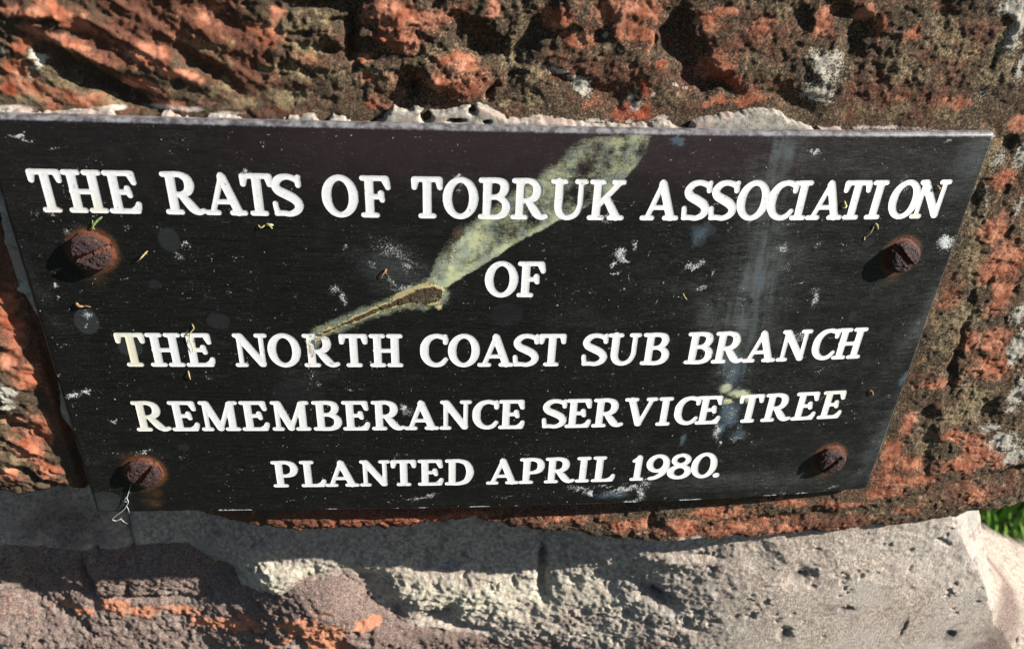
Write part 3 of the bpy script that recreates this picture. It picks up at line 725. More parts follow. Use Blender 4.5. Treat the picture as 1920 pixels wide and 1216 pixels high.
G = {
 'I': [stem(2.75), S(0, 5.5, TP), S(0, 5.5, BT)],
 'T': [stem(4.8), S(2.05, 7.55, BT), S(0.1, 9.5, TP), [(1.25, 12.15, 1.2), (1.0, 10.0, .85)], [(8.35, 12.15, 1.2), (8.6, 10.0, .85)]],
 'H': [stem(2.75), stem(8.45), S(0, 5.45, TP), S(0, 5.45, BT), S(5.75, 11.2, TP), S(5.75, 11.2, BT), [(2, 6.7, .8), (9, 6.7, .8)]],
 'E': [stem(2.75), S(0, 9.1, TP), S(0, 9.1, BT), [(7.9, 12.1, 1.25), (8.45, 9.75, .86)], [(3, 6.8, .85), (6.4, 6.8, .85)], [(6.35, 7.9, .95), (6.75, 5.8, .86)],
       C((7.0, 1.0, .95), (8.2, 1.7, 1.1), (8.75, 3.1, .86))],
 'F': [stem(2.75), S(0, 8.7, TP), S(0, 5.6, BT), [(7.6, 12.1, 1.25), (8.3, 9.75, .86)], [(3, 6.8, .85), (6.2, 6.8, .85)], [(6.2, 7.9, .95), (6.5, 5.8, .86)]],
 'L': [stem(2.75), S(0, 5.3, TP), S(0, 8.7, BT), C((6.4, 1.0, .95), (7.8, 1.7, 1.1), (8.4, 3.2, .86))],
 'R': [stem(2.75), S(0, 5.5, BT), S(0, 5.6, TP), C((3, 12.5, .9), (5.4, 12.5, .9), (7.4, 11.4, 1.25), (7.95, 9.3, 1.42), (7.2, 7.3, 1.2), (5.4, 6.45, .85), (3, 6.4, .82)),
       C((5.2, 6.2, 1.0), (6.6, 4.3, 1.35), (8.2, 2.0, 1.42), (9.6, .95, .98), (11.1, 1.35, .8))],
 'P': [stem(2.75), S(0, 5.6, BT), S(0, 5.6, TP), C((3, 12.5, .9), (5.4, 12.5, .9), (7.5, 11.4, 1.25), (8.15, 9.1, 1.42), (7.4, 6.9, 1.2), (5.4, 5.9, .85), (3, 5.9, .82))],
 'B': [stem(2.75), S(0, 5.6, BT), S(0, 5.6, TP), C((3, 12.5, .9), (5.6, 12.5, .9), (7.5, 11.7, 1.2), (7.95, 10.0, 1.35), (7.2, 8.2, 1.15), (5.6, 7.3, .85), (3, 7.25, .8)),
       C((4, 7.2, .8), (6.0, 7.1, .85), (8.1, 5.9, 1.2), (8.7, 4.0, 1.42), (8.0, 2.0, 1.2), (6.0, .92, .9), (3, .9, .9))],
 'D': [stem(2.75), S(0, 5.6, BT), S(0, 5.6, TP), C((3, 12.5, .9), (5.4, 12.45, .9), (8.1, 11.0, 1.2), (9.35, 6.7, 1.45), (8.1, 2.4, 1.2), (5.4, .95, .9), (3, .9, .9))],
 'A': [S(0, 4.8, BT), S(7.2, 12.5, BT), [(2.4, 1.0, T_), (6.1, 12.3, T_)], [(6.15, 11.9, 1.35), (9.8, 1.2, K_)], [(6.0, 12.5, .95), (6.1, 12.2, 1.1)], [(4.0, 4.35, .8), (8.6, 4.35, .8)]],
 'N': [S(0, 4.3, BT), S(.2, 3.6, TP), S(7.1, 11.4, TP), [(2.2, 1, T_), (2.2, 12, T_)], [(2.5, 12.0, 1.4), (8.9, 1.45, 1.35)], [(9.25, 12.4, T_), (9.25, 0.95, T_)]],
 'M': [S(0, 4.3, BT), S(.2, 3.6, TP), S(8.1, 13.5, BT), S(10, 13.4, TP), [(2.2, 1, T_), (2.2, 12, T_)], [(2.7, 12.0, 1.4), (6.55, 1.4, 1.35)], [(6.6, .95, T_), (10.4, 12.3, T_)], stem(10.75)],
 'U': [S(0, 5.5, TP), S(7.3, 11.6, TP), C((2.8, 12.4, K_), (2.8, 8, K_), (2.85, 4.2, K_), (3.8, 1.9, 1.2), (5.9, .88, .9), (8.2, 1.9, .9), (9.4, 4.6, .9), (9.45, 8, .9), (9.45, 12.4, .9))],
 'K': [stem(2.75), S(0, 5.5, BT), S(0, 5.4, TP), S(6.8, 11.3, TP), S(6.3, 11.7, BT), [(3.6, 5.3, .9), (9.3, 12.2, .9)], [(5.7, 7.1, 1.2), (9.1, 1.2, K_)]],
 'V': [S(0, 5.3, TP), S(7.9, 12.3, TP), [(2.8, 12.2, K_), (6.0, 1.45, 1.35)], [(6.25, .95, T_), (10.1, 12.3, T_)]],
 'C': [C((8.5, 9.9, .85), (8.45, 11.5, 1.0), (6.9, 12.3, .95), (5.2, 12.5, .9), (3.1, 11.5, 1.15), (1.75, 9.2, 1.4), (1.45, 6.7, 1.45), (1.75, 4.2, 1.4), (3.1, 1.9, 1.15), (5.3, .9, .92), (7.3, 1.5, .92), (8.6, 3.2, .82)), [(8.45, 12.5, .75), (8.3, 11.6, .9)]],
 'O': [ring(5.4, 6.7, 5.4, 6.75, 1.43, .9)],
 'S': [C((8.1, 9.9, .82), (7.9, 11.3, .95), (6.4, 12.2, .92), (4.5, 12.5, .9), (2.6, 11.8, 1.1), (1.5, 10.0, 1.25), (2.3, 8.2, 1.4), (4.6, 6.9, 1.5), (6.8, 5.5, 1.45), (7.9, 3.7, 1.3), (7.2, 1.9, 1.1), (5.2, .9, .9), (3.0, 1.1, .88), (1.2, .95, .8)),
       [(8.2, 12.5, .75), (7.9, 11.2, .9)], C((1.0, 4.1, .82), (1.15, 2.6, .86), (1.5, 1.2, .95))],
 '1': [S(0, 5.5, BT), ('box', 1.45, 4.15, .9, 11.9), [(2.85, 12.3, 1.05), (3.0, 12.0, 1.15)], [(2.9, 12.2, .9), (.95, 10.4, .8)]],
 '9': [ring(4.6, 8.7, 4.6, 4.75, 1.35, .9), C((7.9, 8.7, 1.35), (7.8, 5.9, 1.35), (6.5, 3.2, 1.2), (4.3, 1.4, 1.0), (2.2, .95, .9))],
 '8': [ring(4.9, 10.1, 3.9, 3.35, 1.15, .88), ring(4.85, 3.85, 4.85, 3.9, 1.4, .9)],
 '0': [ring(5.2, 6.7, 5.2, 6.75, 1.42, .9)],
 '.': [[(1.45, 1.25, 1.25), (1.75, 1.25, 1.25)]],
}
def sub(a, b):
    return np.maximum(a, -b)
def glyph_sdf(ch, X, Y):
    d = np.full(X.shape, 50.0)
    for g in G[ch]:
        if isinstance(g, tuple) and g[0] == 'box':
            _, x0, x1, y0, y1 = g
            qx = np.abs(X - (x0 + x1) / 2) - (x1 - x0) / 2; qy = np.abs(Y - (y0 + y1) / 2) - (y1 - y0) / 2
            d = np.minimum(d, np.hypot(np.maximum(qx, 0), np.maximum(qy, 0)) + np.minimum(np.maximum(qx, qy), 0))
            continue
        pts = g[1] if isinstance(g, tuple) else np.array(g, float)
        for k in range(len(pts) - 1):
            dd, t = seg_d(X, Y, pts[k][0], pts[k][1], pts[k + 1][0], pts[k + 1][1])
            d = np.minimum(d, dd - (pts[k][2] + (pts[k + 1][2] - pts[k][2]) * t))
    return d

ROWS = [
 (-28.45, 1.0, 'T-141.2 H-131.7 E-120.3 R-104.2 A-92.9 T-81.8 S-73.1 O-58.4 F-47.1 T-32.0 O-22.6 B-11.9 R-1.9 U9.9 K21.8 A38.5 S51.4 S60.2 O69.0 C79.0 I87.5 A92.9 T103.5 I113.1 O120.2 N129.1'),
 (-55.6, 0.97, 'O-9.2 F1.2'),
 (-82.6, 0.985, 'T-128.2 H-118.5 E-107.1 N-91.2 O-80.2 R-68.7 T-56.9 H-47.0 C-30.2 O-20.9 A-10.9 S0.9 T9.6 S24.6 U33.4 B45.6 B61.3 R71.2 A82.6 N95.2 C107.7 H116.3'),
 (-109.4, 0.97, 'R-128.2 E-116.2 M-106.2 E-92.4 M-82.1 B-67.9 E-57.7 R-47.6 A-36.3 N-23.8 C-12.2 E-2.9 S12.6 E21.2 R31.0 V42.3 I54.9 C61.3 E69.8 T85.3 R95.2 E107.1 E117.6'),
 (-135.6, 0.945, 'P-84.6 L-74.5 A-65.8 N-53.2 T-41.8 E-31.9 D-21.9 A-6.5 P5.8 R15.4 I27.3 L33.4 148.5=1 954.0=9 862.7=8 072.0=0 80.5=.'),
]
letters = []
for (zb_, vs_, txt) in ROWS:
    for tok in txt.split():
        if '=' in tok:
            num, ch = tok.split('=')
            x0 = {'1': 48.4, '9': 54.2, '8': 62.8, '0': 72.0, '.': 81.2}[ch]
        else:
            ch, x0 = tok[0], float(tok[1:])
        letters.append((ch, x0, zb_, vs_))

st = 0.31
xs = np.arange(-151, 151.01, st); zs = np.arange(1.0, -148.6, -st)
X, Z = np.meshgrid(xs, zs)
ny, nx = X.shape
D1 = np.full(X.shape, 9.0); D2 = np.full(X.shape, 9.0); own = np.full(X.shape, -1)
boxes = []
for li, (ch, x0, z0, vs_) in enumerate(letters):
    i0 = max(int((x0 - 2.5 + 151) / st), 0); i1 = min(int((x0 + 16.5 + 151) / st), nx)
    j0 = max(int((1 - (z0 + 16)) / st), 0); j1 = min(int((1 - (z0 - 2.5)) / st), ny)
    sl = (slice(j0, j1), slice(i0, i1)); boxes.append(sl)
    d = glyph_sdf(ch, X[sl] - x0, (Z[sl] - z0) / vs_)
    a1, a2, ow = D1[sl], D2[sl], own[sl]
    nf_ = d < a1
    D2[sl] = np.where(nf_, a1, np.minimum(a2, d)); own[sl] = np.where(nf_, li, ow); D1[sl] = np.where(nf_, d, a1)
ragged = 0.05 * (fbm(X / 0.9, Z / 0.9, 301, 2) - 0.5)
D1r = D1 + ragged
cr = 1.3
rdx = np.abs(X) - (150 - cr); rdz = np.abs(Z + 73.75) - (73.75 - cr)
RR = np.hypot(np.maximum(rdx, 0), np.maximum(rdz, 0)) + np.minimum(np.maximum(rdx, rdz), 0) - cr
def corner_lift(X, Z):
    return 1.2 * sst(118, 150, X) * sst(-128, -147, Z)
Ysf = surf(X)
bev = np.clip(1.0 + RR, 0, 2)
Yp = Ysf + 0.9 * bev ** 1.3

# ---- stains, marks and painted sheen of the plate
n1 = fbm(X / 5, Z / 5, 311, 5, 0.6); n2 = fbm(X / 1.5, Z / 1.4, 317, 4, 0.6); n3 = fbm(X / 16, Z / 3, 331, 4)
def pk(lst, wob=1.0):
    s = np.zeros_like(X)
    for q in lst:
        x, y, rx, ry = q[:4]; an = q[4] if len(q) > 4 else 0; w = q[5] if len(q) > 5 else 1.0
        s = np.maximum(s, w * blob(X + wob * (n1 - .5) * 3, Z + wob * (n2 - .5) * 3, x, y, rx, ry, an))
    return s
spl = [(1095, 250), (1224, 250), (1214, 285), (1195, 312), (1165, 345), (1120, 378), (1062, 408), (1000, 440), (950, 468), (905, 498), (862, 524), (832, 542), (826, 566), (812, 578), (785, 574), (750, 572), (715, 586),
       (660, 606), (600, 630), (590, 652), (578, 650), (582, 630), (620, 606), (680, 575), (735, 545), (775, 528), (806, 516), (816, 480), (838, 445), (870, 415), (905, 392), (950, 350), (1000, 325), (1030, 300), (1065, 275)]
sx, sz = P([p[0] for p in spl], [p[1] for p in spl])
sd = poly_sdf(X + (n1 - .5) * 2.0, Z + (n1 - .5) * 2.0, np.stack([sx, sz], 1))
crisp = 1 - sst(-0.8, 0.5, sd + (n2 - .5) * 1.2)
soft = 1 - sst(-5.0, 1.2, sd + (n1 - .5) * 4)
lowrim = pk([(1100, 400, 60, 10, 25), (1020, 432, 60, 13, 28), (940, 475, 60, 14, 30), (870, 515, 50, 16, 30), (1155, 350, 30, 18, 50, .7)], .5)
dense = pk([(870, 450, 36, 50, 50, .95), (845, 500, 26, 36, 50, .95), (905, 415, 40, 26, 40, .8), (1010, 325, 40, 34, 30, .85), (1060, 285, 50, 26, 30, .75), (1130, 265, 40, 14, 0, .6), (1190, 260, 20, 30, 0, .65), (955, 385, 40, 20, 40, .55)])
side = np.clip(pk([(1130, 400, 90, 40, 30), (1030, 440, 90, 40, 30), (930, 490, 80, 40, 30), (850, 550, 60, 50, 30), (1210, 300, 50, 70, 60)], 0) * 1.6, 0, 1)
inside = crisp * side + soft * (1 - side)
yellow = np.clip(inside * (0.36 + 0.75 * (n1 - .5) + 0.62 * np.maximum(lowrim, dense) + 0.35 * (n2 - .5)), 0, 1)
blobs_y = pk([(1360, 728, 14, 11), (1385, 737, 22, 8), (1400, 745, 14, 10), (1365, 752, 12, 5)], .6)
yellow = np.maximum(yellow, np.clip(blobs_y * 1.3 - 0.1, 0, 1))
tanm = np.zeros_like(X); brownm = np.zeros_like(X)
tail = [(812, 552), (790, 556), (765, 560), (735, 570), (700, 583), (665, 598), (630, 612), (600, 626), (585, 645)]
wid = [3.7, 3.5, 2.2, 1.5, 1.35, 1.25, 1.05, 0.8, 0.6]
tx_, tz_ = P([p[0] for p in tail], [p[1] for p in tail])
dt = np.full(X.shape, 9.0)
for i in range(len(tail) - 1):
    dd, t = seg_d(X + (n2 - .5) * 1.2, Z + (n2 - .5) * 1.2, tx_[i], tz_[i], tx_[i + 1], tz_[i + 1])
    dt = np.minimum(dt, dd - (wid[i] + (wid[i + 1] - wid[i]) * t))
tanm = np.maximum(tanm, (0.45 + 0.7 * sst(.35, .6, n1)) * (1 - sst(-0.6, 0.7, dt + (n2 - .5))))
yellow = np.maximum(yellow, 0.6 * (1 - sst(0.0, 3.2, dt + (n1 - .5) * 3)))
dl = (1 - sst(-0.95, -0.5, dt)) * (0.45 + 1.1 * sst(0.35, 0.55, n1))
brownm = np.maximum(brownm, dl * (0.95))
brownm = np.maximum(brownm, pk([(792, 552, 26, 12, 5, .85), (858, 437, 9, 14, -25, .95), (850, 450, 7, 8, 0, .8)], .4))
tanm = np.maximum(tanm, pk([(822, 575, 8, 6), (770, 545, 40, 6, 25, .9), (845, 480, 7, 40, -10, .55), (580, 640, 9, 9, 0, 1.0)], .4))
# bluish spots and the pale vertical runs
blue = pk([(163, 602, 20, 22, 0, .25), (315, 452, 20, 20, 0, .25), (410, 601, 20, 15, 0, .25), (243, 650, 24, 20, 0, .2), (1312, 438, 16, 18, -30, .8), (1325, 425, 14, 16, 0, .6), (1305, 455, 12, 10, 0, .7), (1272, 264, 16, 8, 0, 1.2), (1280, 823, 6, 14, -10, 1.0), (120, 880, 60, 20, 0, .1),
           (1368, 775, 24, 30, 0, 1.1), (1350, 805, 12, 22, 0, 1.0), (1375, 700, 26, 44, 0, .8), (1385, 815, 22, 14, 0, .8), (1145, 928, 50, 8, 0, .8), (1660, 860, 12, 50, -20, .7), (1130, 930, 40, 8, 0, .6), (1135, 925, 20, 8, 0, .7), (950, 600, 40, 22, 0, .35), (1440, 320, 18, 40, 0, .35), (1480, 250, 16, 12, 0, .6),
           (1400, 530, 26, 100, 8, .3), (1450, 430, 26, 100, 8, .22), (1660, 830, 20, 60, -18, .45), (1655, 870, 10, 36, -20, .6), (1695, 710, 6, 16, -10, .9), (1120, 780, 12, 16, 0, .4), (770, 770, 16, 14, 0, .5), (850, 545, 30, 16, 30, .35), (885, 500, 30, 10, 30, .4), (1640, 905, 30, 10, 0, .5), (1450, 290, 20, 26, 0, .5)])
haze_sheen = 0.05 + 0.22 * sst(-20, 150, X) + 0.30 * (n3 - .5) + 0.25 * (n1 - .5) + pk([(1462, 300, 26, 60, 4, .5), (1440, 400, 26, 90, 8, .3), (1420, 500, 30, 90, 8, .5), (1395, 600, 34, 70, 8, .4), (1335, 600, 30, 50, 8, .3), (1430, 480, 60, 200, 8, .3), (740, 500, 60, 50, -30, .45), (1200, 530, 120, 60, 0, .15), (1490, 470, 60, 60, 0, .2), (600, 700, 90, 30, 0, .25), (1100, 600, 100, 30, 0, .2), (1600, 300, 200, 30, 0, .2), (150, 850, 60, 60, 0, .15),  # film streaks, plus a grey sheen painted in towards the right
        (1375, 660, 30, 60, 0, .5), (1400, 900, 200, 20, 0, .35), (200, 945, 30, 20, 0, .5), (1830, 300, 30, 60, -15, .45), (1760, 560, 20, 100, -18, .45), (1700, 760, 20, 100, -18, .5), (60, 520, 16, 100, 15, .25), (840, 350, 60, 40, 0, .25)], .5)
vst = fbm(X / 0.9 + Z * .06, Z / 14, 341, 3)
run = pk([(1468, 290, 42, 50, 4, .95), (1450, 360, 38, 60, 8, .6), (1432, 440, 38, 60, 8, .6), (1418, 520, 48, 80, 8, .9), (1394, 600, 48, 70, 8, .8), (1380, 680, 34, 50, 8, .9), (1100, 330, 90, 60, 30, .3)], .8)
blue = np.maximum(blue, run * (0.30 + 1.1 * (vst - .35) + 0.9 * (n1 - .5)))
haze_sheen = haze_sheen + run * (0.30 + 0.7 * (vst - .45) + 0.8 * (n1 - .5))
haze_sheen = np.clip(haze_sheen, 0, 1)
white = pk([(1157, 474, 9, 10, -60), (1165, 485, 12, 5, -40, .9), (1147, 495, 10, 5, 0, .9), (1190, 462, 4, 12, 10, .95), (1150, 512, 12, 3, 10, .9), (1298, 500, 18, 5, 5), (1316, 494, 10, 4, 30, .9), (1318, 538, 10, 4, 20, .8), (1337, 510, 4, 7, 0, .8), (1772, 455, 18, 13, 0, 1.1), (1775, 458, 26, 18, 0, .6),
        (1530, 560, 9, 20, 0, .8), (1530, 545, 16, 8, 0, .6), (1470, 465, 12, 8, -30, .7), (1475, 500, 14, 10, 0, .5), (1535, 460, 8, 8, 0, .6), (1534, 287, 8, 4, 40, 1.0), (1523, 283, 8, 3, -40, .9), (1775, 265, 10, 3, 30, .7), (135, 742, 12, 5, 15, 1.1), (158, 735, 18, 4, 10, .9), (107, 705, 7, 4, 0, .9),
        (38, 258, 22, 4, -15, .9), (52, 262, 10, 3, -30, .9), (125, 435, 12, 5, -30, .7), (240, 426, 10, 8, 0, .5), (65, 400, 14, 10, 0, .45), (95, 404, 10, 4, -20, .7), (350, 461, 12, 3, -10, .8), (333, 480, 10, 7, -50, .6), (290, 425, 10, 6, 0, .5), (105, 533, 4, 7, 0, 1.0), (75, 482, 5, 5, 0, .8), (108, 559, 5, 3, 0, .8),
        (425, 545, 8, 3, 0, .6), (630, 542, 12, 8, 20, .8), (643, 560, 6, 14, 10, .8), (648, 465, 8, 6, 0, .7), (740, 470, 36, 16, -30, .6), (745, 480, 50, 5, -25, .6), (765, 500, 14, 7, -10, .7), (700, 495, 10, 8, 0, .6), (736, 530, 5, 16, 30, .7), (760, 540, 20, 5, 20, .7), (860, 330, 10, 6, 0, .9), (870, 340, 12, 10, -30, .6),
        (862, 355, 8, 6, 0, .7), (455, 325, 10, 5, 20, .9), (1700, 345, 8, 20, 30, .55), (1137, 412, 8, 12, 0, .7), (1500, 630, 20, 10, 30, .6), (1490, 640, 10, 24, 0, .4), (560, 682, 6, 10, 0, .4), (585, 705, 8, 12, -20, .5), (655, 730, 9, 4, -10, .7), (757, 766, 8, 6, -20, 1.2), (765, 770, 14, 10, -20, .6),
        (1100, 923, 14, 4, -5, .9), (1103, 924, 9, 6, 0, 1.1), (1165, 918, 36, 4, 5, .9), (1200, 925, 6, 12, 30, .9), (1180, 940, 22, 4, 10, .8), (1130, 912, 30, 3, 0, .6), (780, 935, 30, 3, 10, .7), (800, 930, 16, 3, 25, .8), (730, 942, 5, 3, 0, .8), (1345, 810, 6, 20, 15, .8), (1380, 822, 20, 6, 0, .6), (1350, 830, 5, 6, 0, .9), (1375, 775, 20, 24, 0, .5), (1385, 800, 10, 14, 0, .5), (1370, 700, 16, 22, 0, .45), (1362, 760, 12, 12, 0, .5), (1085, 915, 20, 5, -10, .8), (1210, 905, 10, 10, 40, .7), (1185, 913, 30, 4, 5, .9), (1150, 925, 30, 6, 0, .6), (950, 930, 60, 3, 0, .4), (1470, 925, 30, 4, 0, .5),
        (215, 788, 8, 3, -10, .9), (270, 847, 20, 4, 20, .8), (340, 856, 10, 3, 0, .6), (215, 608 + 20, 3, 3, 0, .0), (395, 707, 12, 8, 0, .45), (325, 705, 4, 6, 0, .5), (600, 720, 6, 5, 0, .6), (1540, 785, 12, 3, 0, .4), (1620, 925, 10, 3, 0, .6), (1560, 912, 12, 3, 20, .6), (1460, 930, 22, 3, 0, .6), (1545, 690, 26, 3, 15, .4), (1620, 680, 14, 8, 0, .3),
        (1740, 370, 20, 12, 0, .3), (1590, 470, 20, 8, 0, .25), (1500, 530, 16, 4, 10, .6), (1395, 560, 16, 8, 0, .4), (1210, 545, 10, 10, 0, .45), (1165, 545, 10, 4, 0, .6), (1110, 548, 10, 5, 0, .6), (1070, 550, 6, 8, 0, .4), (1180, 525, 4, 14, 0, .45), (165, 590, 8, 5, -30, .8), (165, 612, 5, 4, 0, .9)], 1.2) * 0.95
# scattered small flecks and short scratches
rng = np.random.RandomState(7)
def stamp(arr, cx, cz, rx, rz, ang, w):
    R = max(rx, rz) * 2.2 + 0.4
    i0 = max(int((cx - R + 151) / st), 0); i1 = min(int((cx + R + 151) / st) + 1, nx)
    j0 = max(int((1 - cz - R) / st), 0); j1 = min(int((1 - cz + R) / st) + 1, ny)
    if i1 <= i0 or j1 <= j0:
        return
    sl = (slice(j0, j1), slice(i0, i1))
    dx = X[sl] - cx; dz = Z[sl] - cz
    u = (dx * math.cos(ang) + dz * math.sin(ang)) / rx; v = (-dx * math.sin(ang) + dz * math.cos(ang)) / rz
    arr[sl] = np.maximum(arr[sl], w * np.exp(-(u * u + v * v)))
for _ in range(2600):
    cx, cz = rng.uniform(-149, 149), rng.uniform(-147, -1)
    if fbm(np.array([cx / 18]), np.array([cz / 14]), 401, 3)[0] < rng.uniform(0.3, 0.62):
        continue
    k = rng.rand()
    if k < 0.62:
        stamp(white, cx, cz, rng.uniform(.16, .45), rng.uniform(.14, .3), rng.uniform(0, 3.14), rng.uniform(.5, 1.0))
    elif k < 0.88:
        stamp(white, cx, cz, rng.uniform(.5, 2.2), rng.uniform(.12, .2), rng.normal(0, .35), rng.uniform(.4, .8))
    else:
        stamp(tanm, cx, cz, rng.uniform(.2, .5), rng.uniform(.15, .3), rng.uniform(0, 3.14), rng.uniform(.5, .9))
for _ in range(110):       # fine scratches
    cx, cz = rng.uniform(-149, 149), rng.uniform(-146, -2); a0 = rng.normal(0, .45) if rng.rand() < .7 else rng.uniform(0, 3.14); L_ = rng.uniform(2, 11); w_ = rng.uniform(.32, .62)
    for q in range(int(L_ / .3)):
        stamp(white, cx, cz, .22, .12, a0, w_ * rng.uniform(.6, 1))
        cx += .3 * math.cos(a0); cz += .3 * math.sin(a0)
for _ in range(60):        # curved hairs of grime
    cx, cz = rng.uniform(-145, 145), rng.uniform(-145, -3); a0 = rng.uniform(0, 6.28)
    for q in range(rng.randint(4, 9)):
        stamp(white, cx, cz, .35, .16, a0, .75)
        cx += .5 * math.cos(a0); cz += .5 * math.sin(a0); a0 += rng.normal(.15, .3)
be = sst(0.45, 0.62, fbm(X / 11, X * 0 + 2, 521, 4, .6)) * (0.5 + fbm(X / 1.2, Z / .4, 523, 2))
white = np.maximum(white, 1.35 * be * sst(-1.5, -0.8, RR) * (Z < -145) * (np.abs(X + 10) < 135))
white = np.clip(white, 0, 1.35)
# rust round the screws
SCREWS = [(169, 475, 6.2, 3.7, 18), (1695, 483, 5.6, 4.2, -43), (269, 889, 6.2, 3.0, 52), (1559, 865, 5.9, 3.9, 50)]
rust = np.zeros_like(X); rustdk = np.zeros_like(X)
SC_POS = []
for (px, py, r, h, an) in SCREWS:
    cx, cz = P(px, py, float(surf(P(px, py)[0])) - h * 0.55)
    cx, cz = float(cx), float(cz)
    SC_POS.append((cx, cz, r, h, an))
    rr = np.hypot(X - cx, Z - cz) + (n1 - .5) * 1.6
    rust = np.maximum(rust, (0.55 + 0.5 * (n1 - .3)) * np.exp(-np.clip(rr - r, 0, None) ** 2 / 5.0))
    sm = np.exp(-((X - cx + 0.6 + (n1 - .5) * 3) / (r * 0.75)) ** 2) * np.exp(-np.clip(cz - Z - r, 0, None) / 6.0) * (Z < cz)
    rust = np.maximum(rust, 0.62 * sm)
    rustdk = np.maximum(rustdk, 0.9 * (1 - sst(r + 0.1, r + 1.3, rr)))
rust = np.maximum(rust, pk([(285, 942, 26, 12, 0, .42), (290, 925, 20, 16, 0, .4), (240, 855, 30, 10, 0, .35)], 1))
plum = np.clip(sst(-26, -2, Z) * sst(-100, -40, X) * (1 - sst(60, 120, X)) * 0.8 + 0.25 * sst(-40, -10, Z), 0, 1)
plum = np.clip(plum + (n1 - .5) * .4 * (plum > .05), 0, 1)
chips = fbm(X / 3.5, Z / 3.5, 501, 4, .6)
edge = np.clip((1.25 + RR), 0, 1.0) * (0.35 + 1.3 * (chips - 0.35))
edge = np.where(Z > -2.2, np.clip((2.0 + RR) * 0.75, 0, 1), edge)
edge = np.where(Z < -145.6, np.clip((1.6 + RR) * 1.1, 0, 1) * (0.25 + 1.6 * (fbm(X / 9, Z / 3, 511, 3) - .35)), edge)
mA = np.stack([haze_sheen, np.clip(blue, 0, 1), white, yellow], -1)
mB = np.stack([np.clip(rust, 0, 1), np.clip(brownm, 0, 1), np.clip(tanm, 0, 1), np.clip(edge, 0, 1)], -1)
def disc(x, y, rx, ry, w):
    return w * sst(0.42, 0.50, blob(X + (n1 - .5) * 1.2, Z + (n1 - .5) * 1.2, x, y, rx, ry))
film = np.zeros_like(X)
for q in [(163, 602, 27, 27, .9), (316, 450, 25, 25, .6), (410, 601, 26, 18, .4), (245, 648, 27, 24, .75), (345, 838, 12, 8, .4), (1410, 475, 8, 22, .5), (1312, 450, 16, 14, .7), (1328, 432, 18, 12, .7), (1628, 455, 11, 9, .5), (1600, 590, 8, 8, .45), (950, 590, 36, 26, .2), (290, 534, 14, 10, .35), (700, 500, 40, 26, .25), (1310, 490, 9, 7, .6), (560, 735, 60, 30, .15), (200, 940, 40, 22, .6), (1815, 300, 30, 40, .5)]:
    film = np.maximum(film, disc(*q))
film *= 0.8
mC = np.stack([plum, np.clip(rustdk, 0, 1), film, plum * 0], -1)
Yp = Yp - 0.12 * sst(.5, .9, white) - 0.10 * yellow - 0.55 * np.clip(brownm, 0, 1) * (n2 - .1) - 0.3 * tanm * (0.4 + n2)

# rim (edge faces) and back of the plate
def rrect(n=10):
    pts = []
    for (cx, cz, a0) in ((150 - cr, -cr, 0), (-150 + cr, -cr, 90), (-150 + cr, -147.5 + cr, 180), (150 - cr, -147.5 + cr, 270)):
        for k in range(n + 1):
            a_ = math.radians(a0 + 90 * k / n)
            pts.append((cx + cr * math.cos(a_), cz + cr * math.sin(a_)))
    out = []
    for i in range(len(pts)):
        p, q = pts[i], pts[(i + 1) % len(pts)]
        L_ = math.hypot(q[0] - p[0], q[1] - p[1]); m = max(1, int(L_ / 1.0))
        for k in range(m):
            out.append((p[0] + (q[0] - p[0]) * k / m, p[1] + (q[1] - p[1]) * k / m))
    return np.array(out)
rp = rrect()
THK = 3.0
nrp = len(rp)
fy = surf(rp[:, 0]) + 0.9
ring0 = np.stack([rp[:, 0], fy, rp[:, 1]], 1)
ring1 = np.stack([rp[:, 0], surf(rp[:, 0]) + THK, rp[:, 1]], 1)
ii = np.arange(nrp); jj = (ii + 1) % nrp
rimq = np.stack([ii, jj, jj + nrp, ii + nrp], 1)[:, ::-1]
# back: match columns across
bxs = np.linspace(-149, 149, 60)
bk = np.array([[x, float(surf(x)) + THK, z] for x in bxs for z in (-0.3, -147.2)])
bq = np.array([[2 * i, 2 * i + 2, 2 * i + 3, 2 * i + 1] for i in range(59)]) + 2 * nrp
plate_me = field_mesh('plate', xs, zs, Yp, np.maximum(RR, -D1r), PLATE, {'mask_a': mA, 'mask_b': mB, 'mask_c': mC})
plate = link('plate', plate_me, plaque)
rimv = np.concatenate([ring0, ring1, bk])
nr_ = fbm(rimv[:, 0] / 4, rimv[:, 1] / 2 + rimv[:, 2] / 4, 521, 4)
rimA = np.stack([nr_ * 0.7, nr_ * 0.4, np.clip((nr_ - .5) * 2.2, 0, 1), nr_ * 0], 1)
rimB = np.stack([nr_ * 0, nr_ * 0, nr_ * 0, np.where(rimv[:, 2] > -3, 0.95, 0.30)], 1)
rim_me = build_mesh('plate_edge', rimv, [rimq, bq], PLATE, {'mask_a': rimA, 'mask_b': rimB, 'mask_c': rimA * 0})
link('plate_edge', rim_me, plaque)

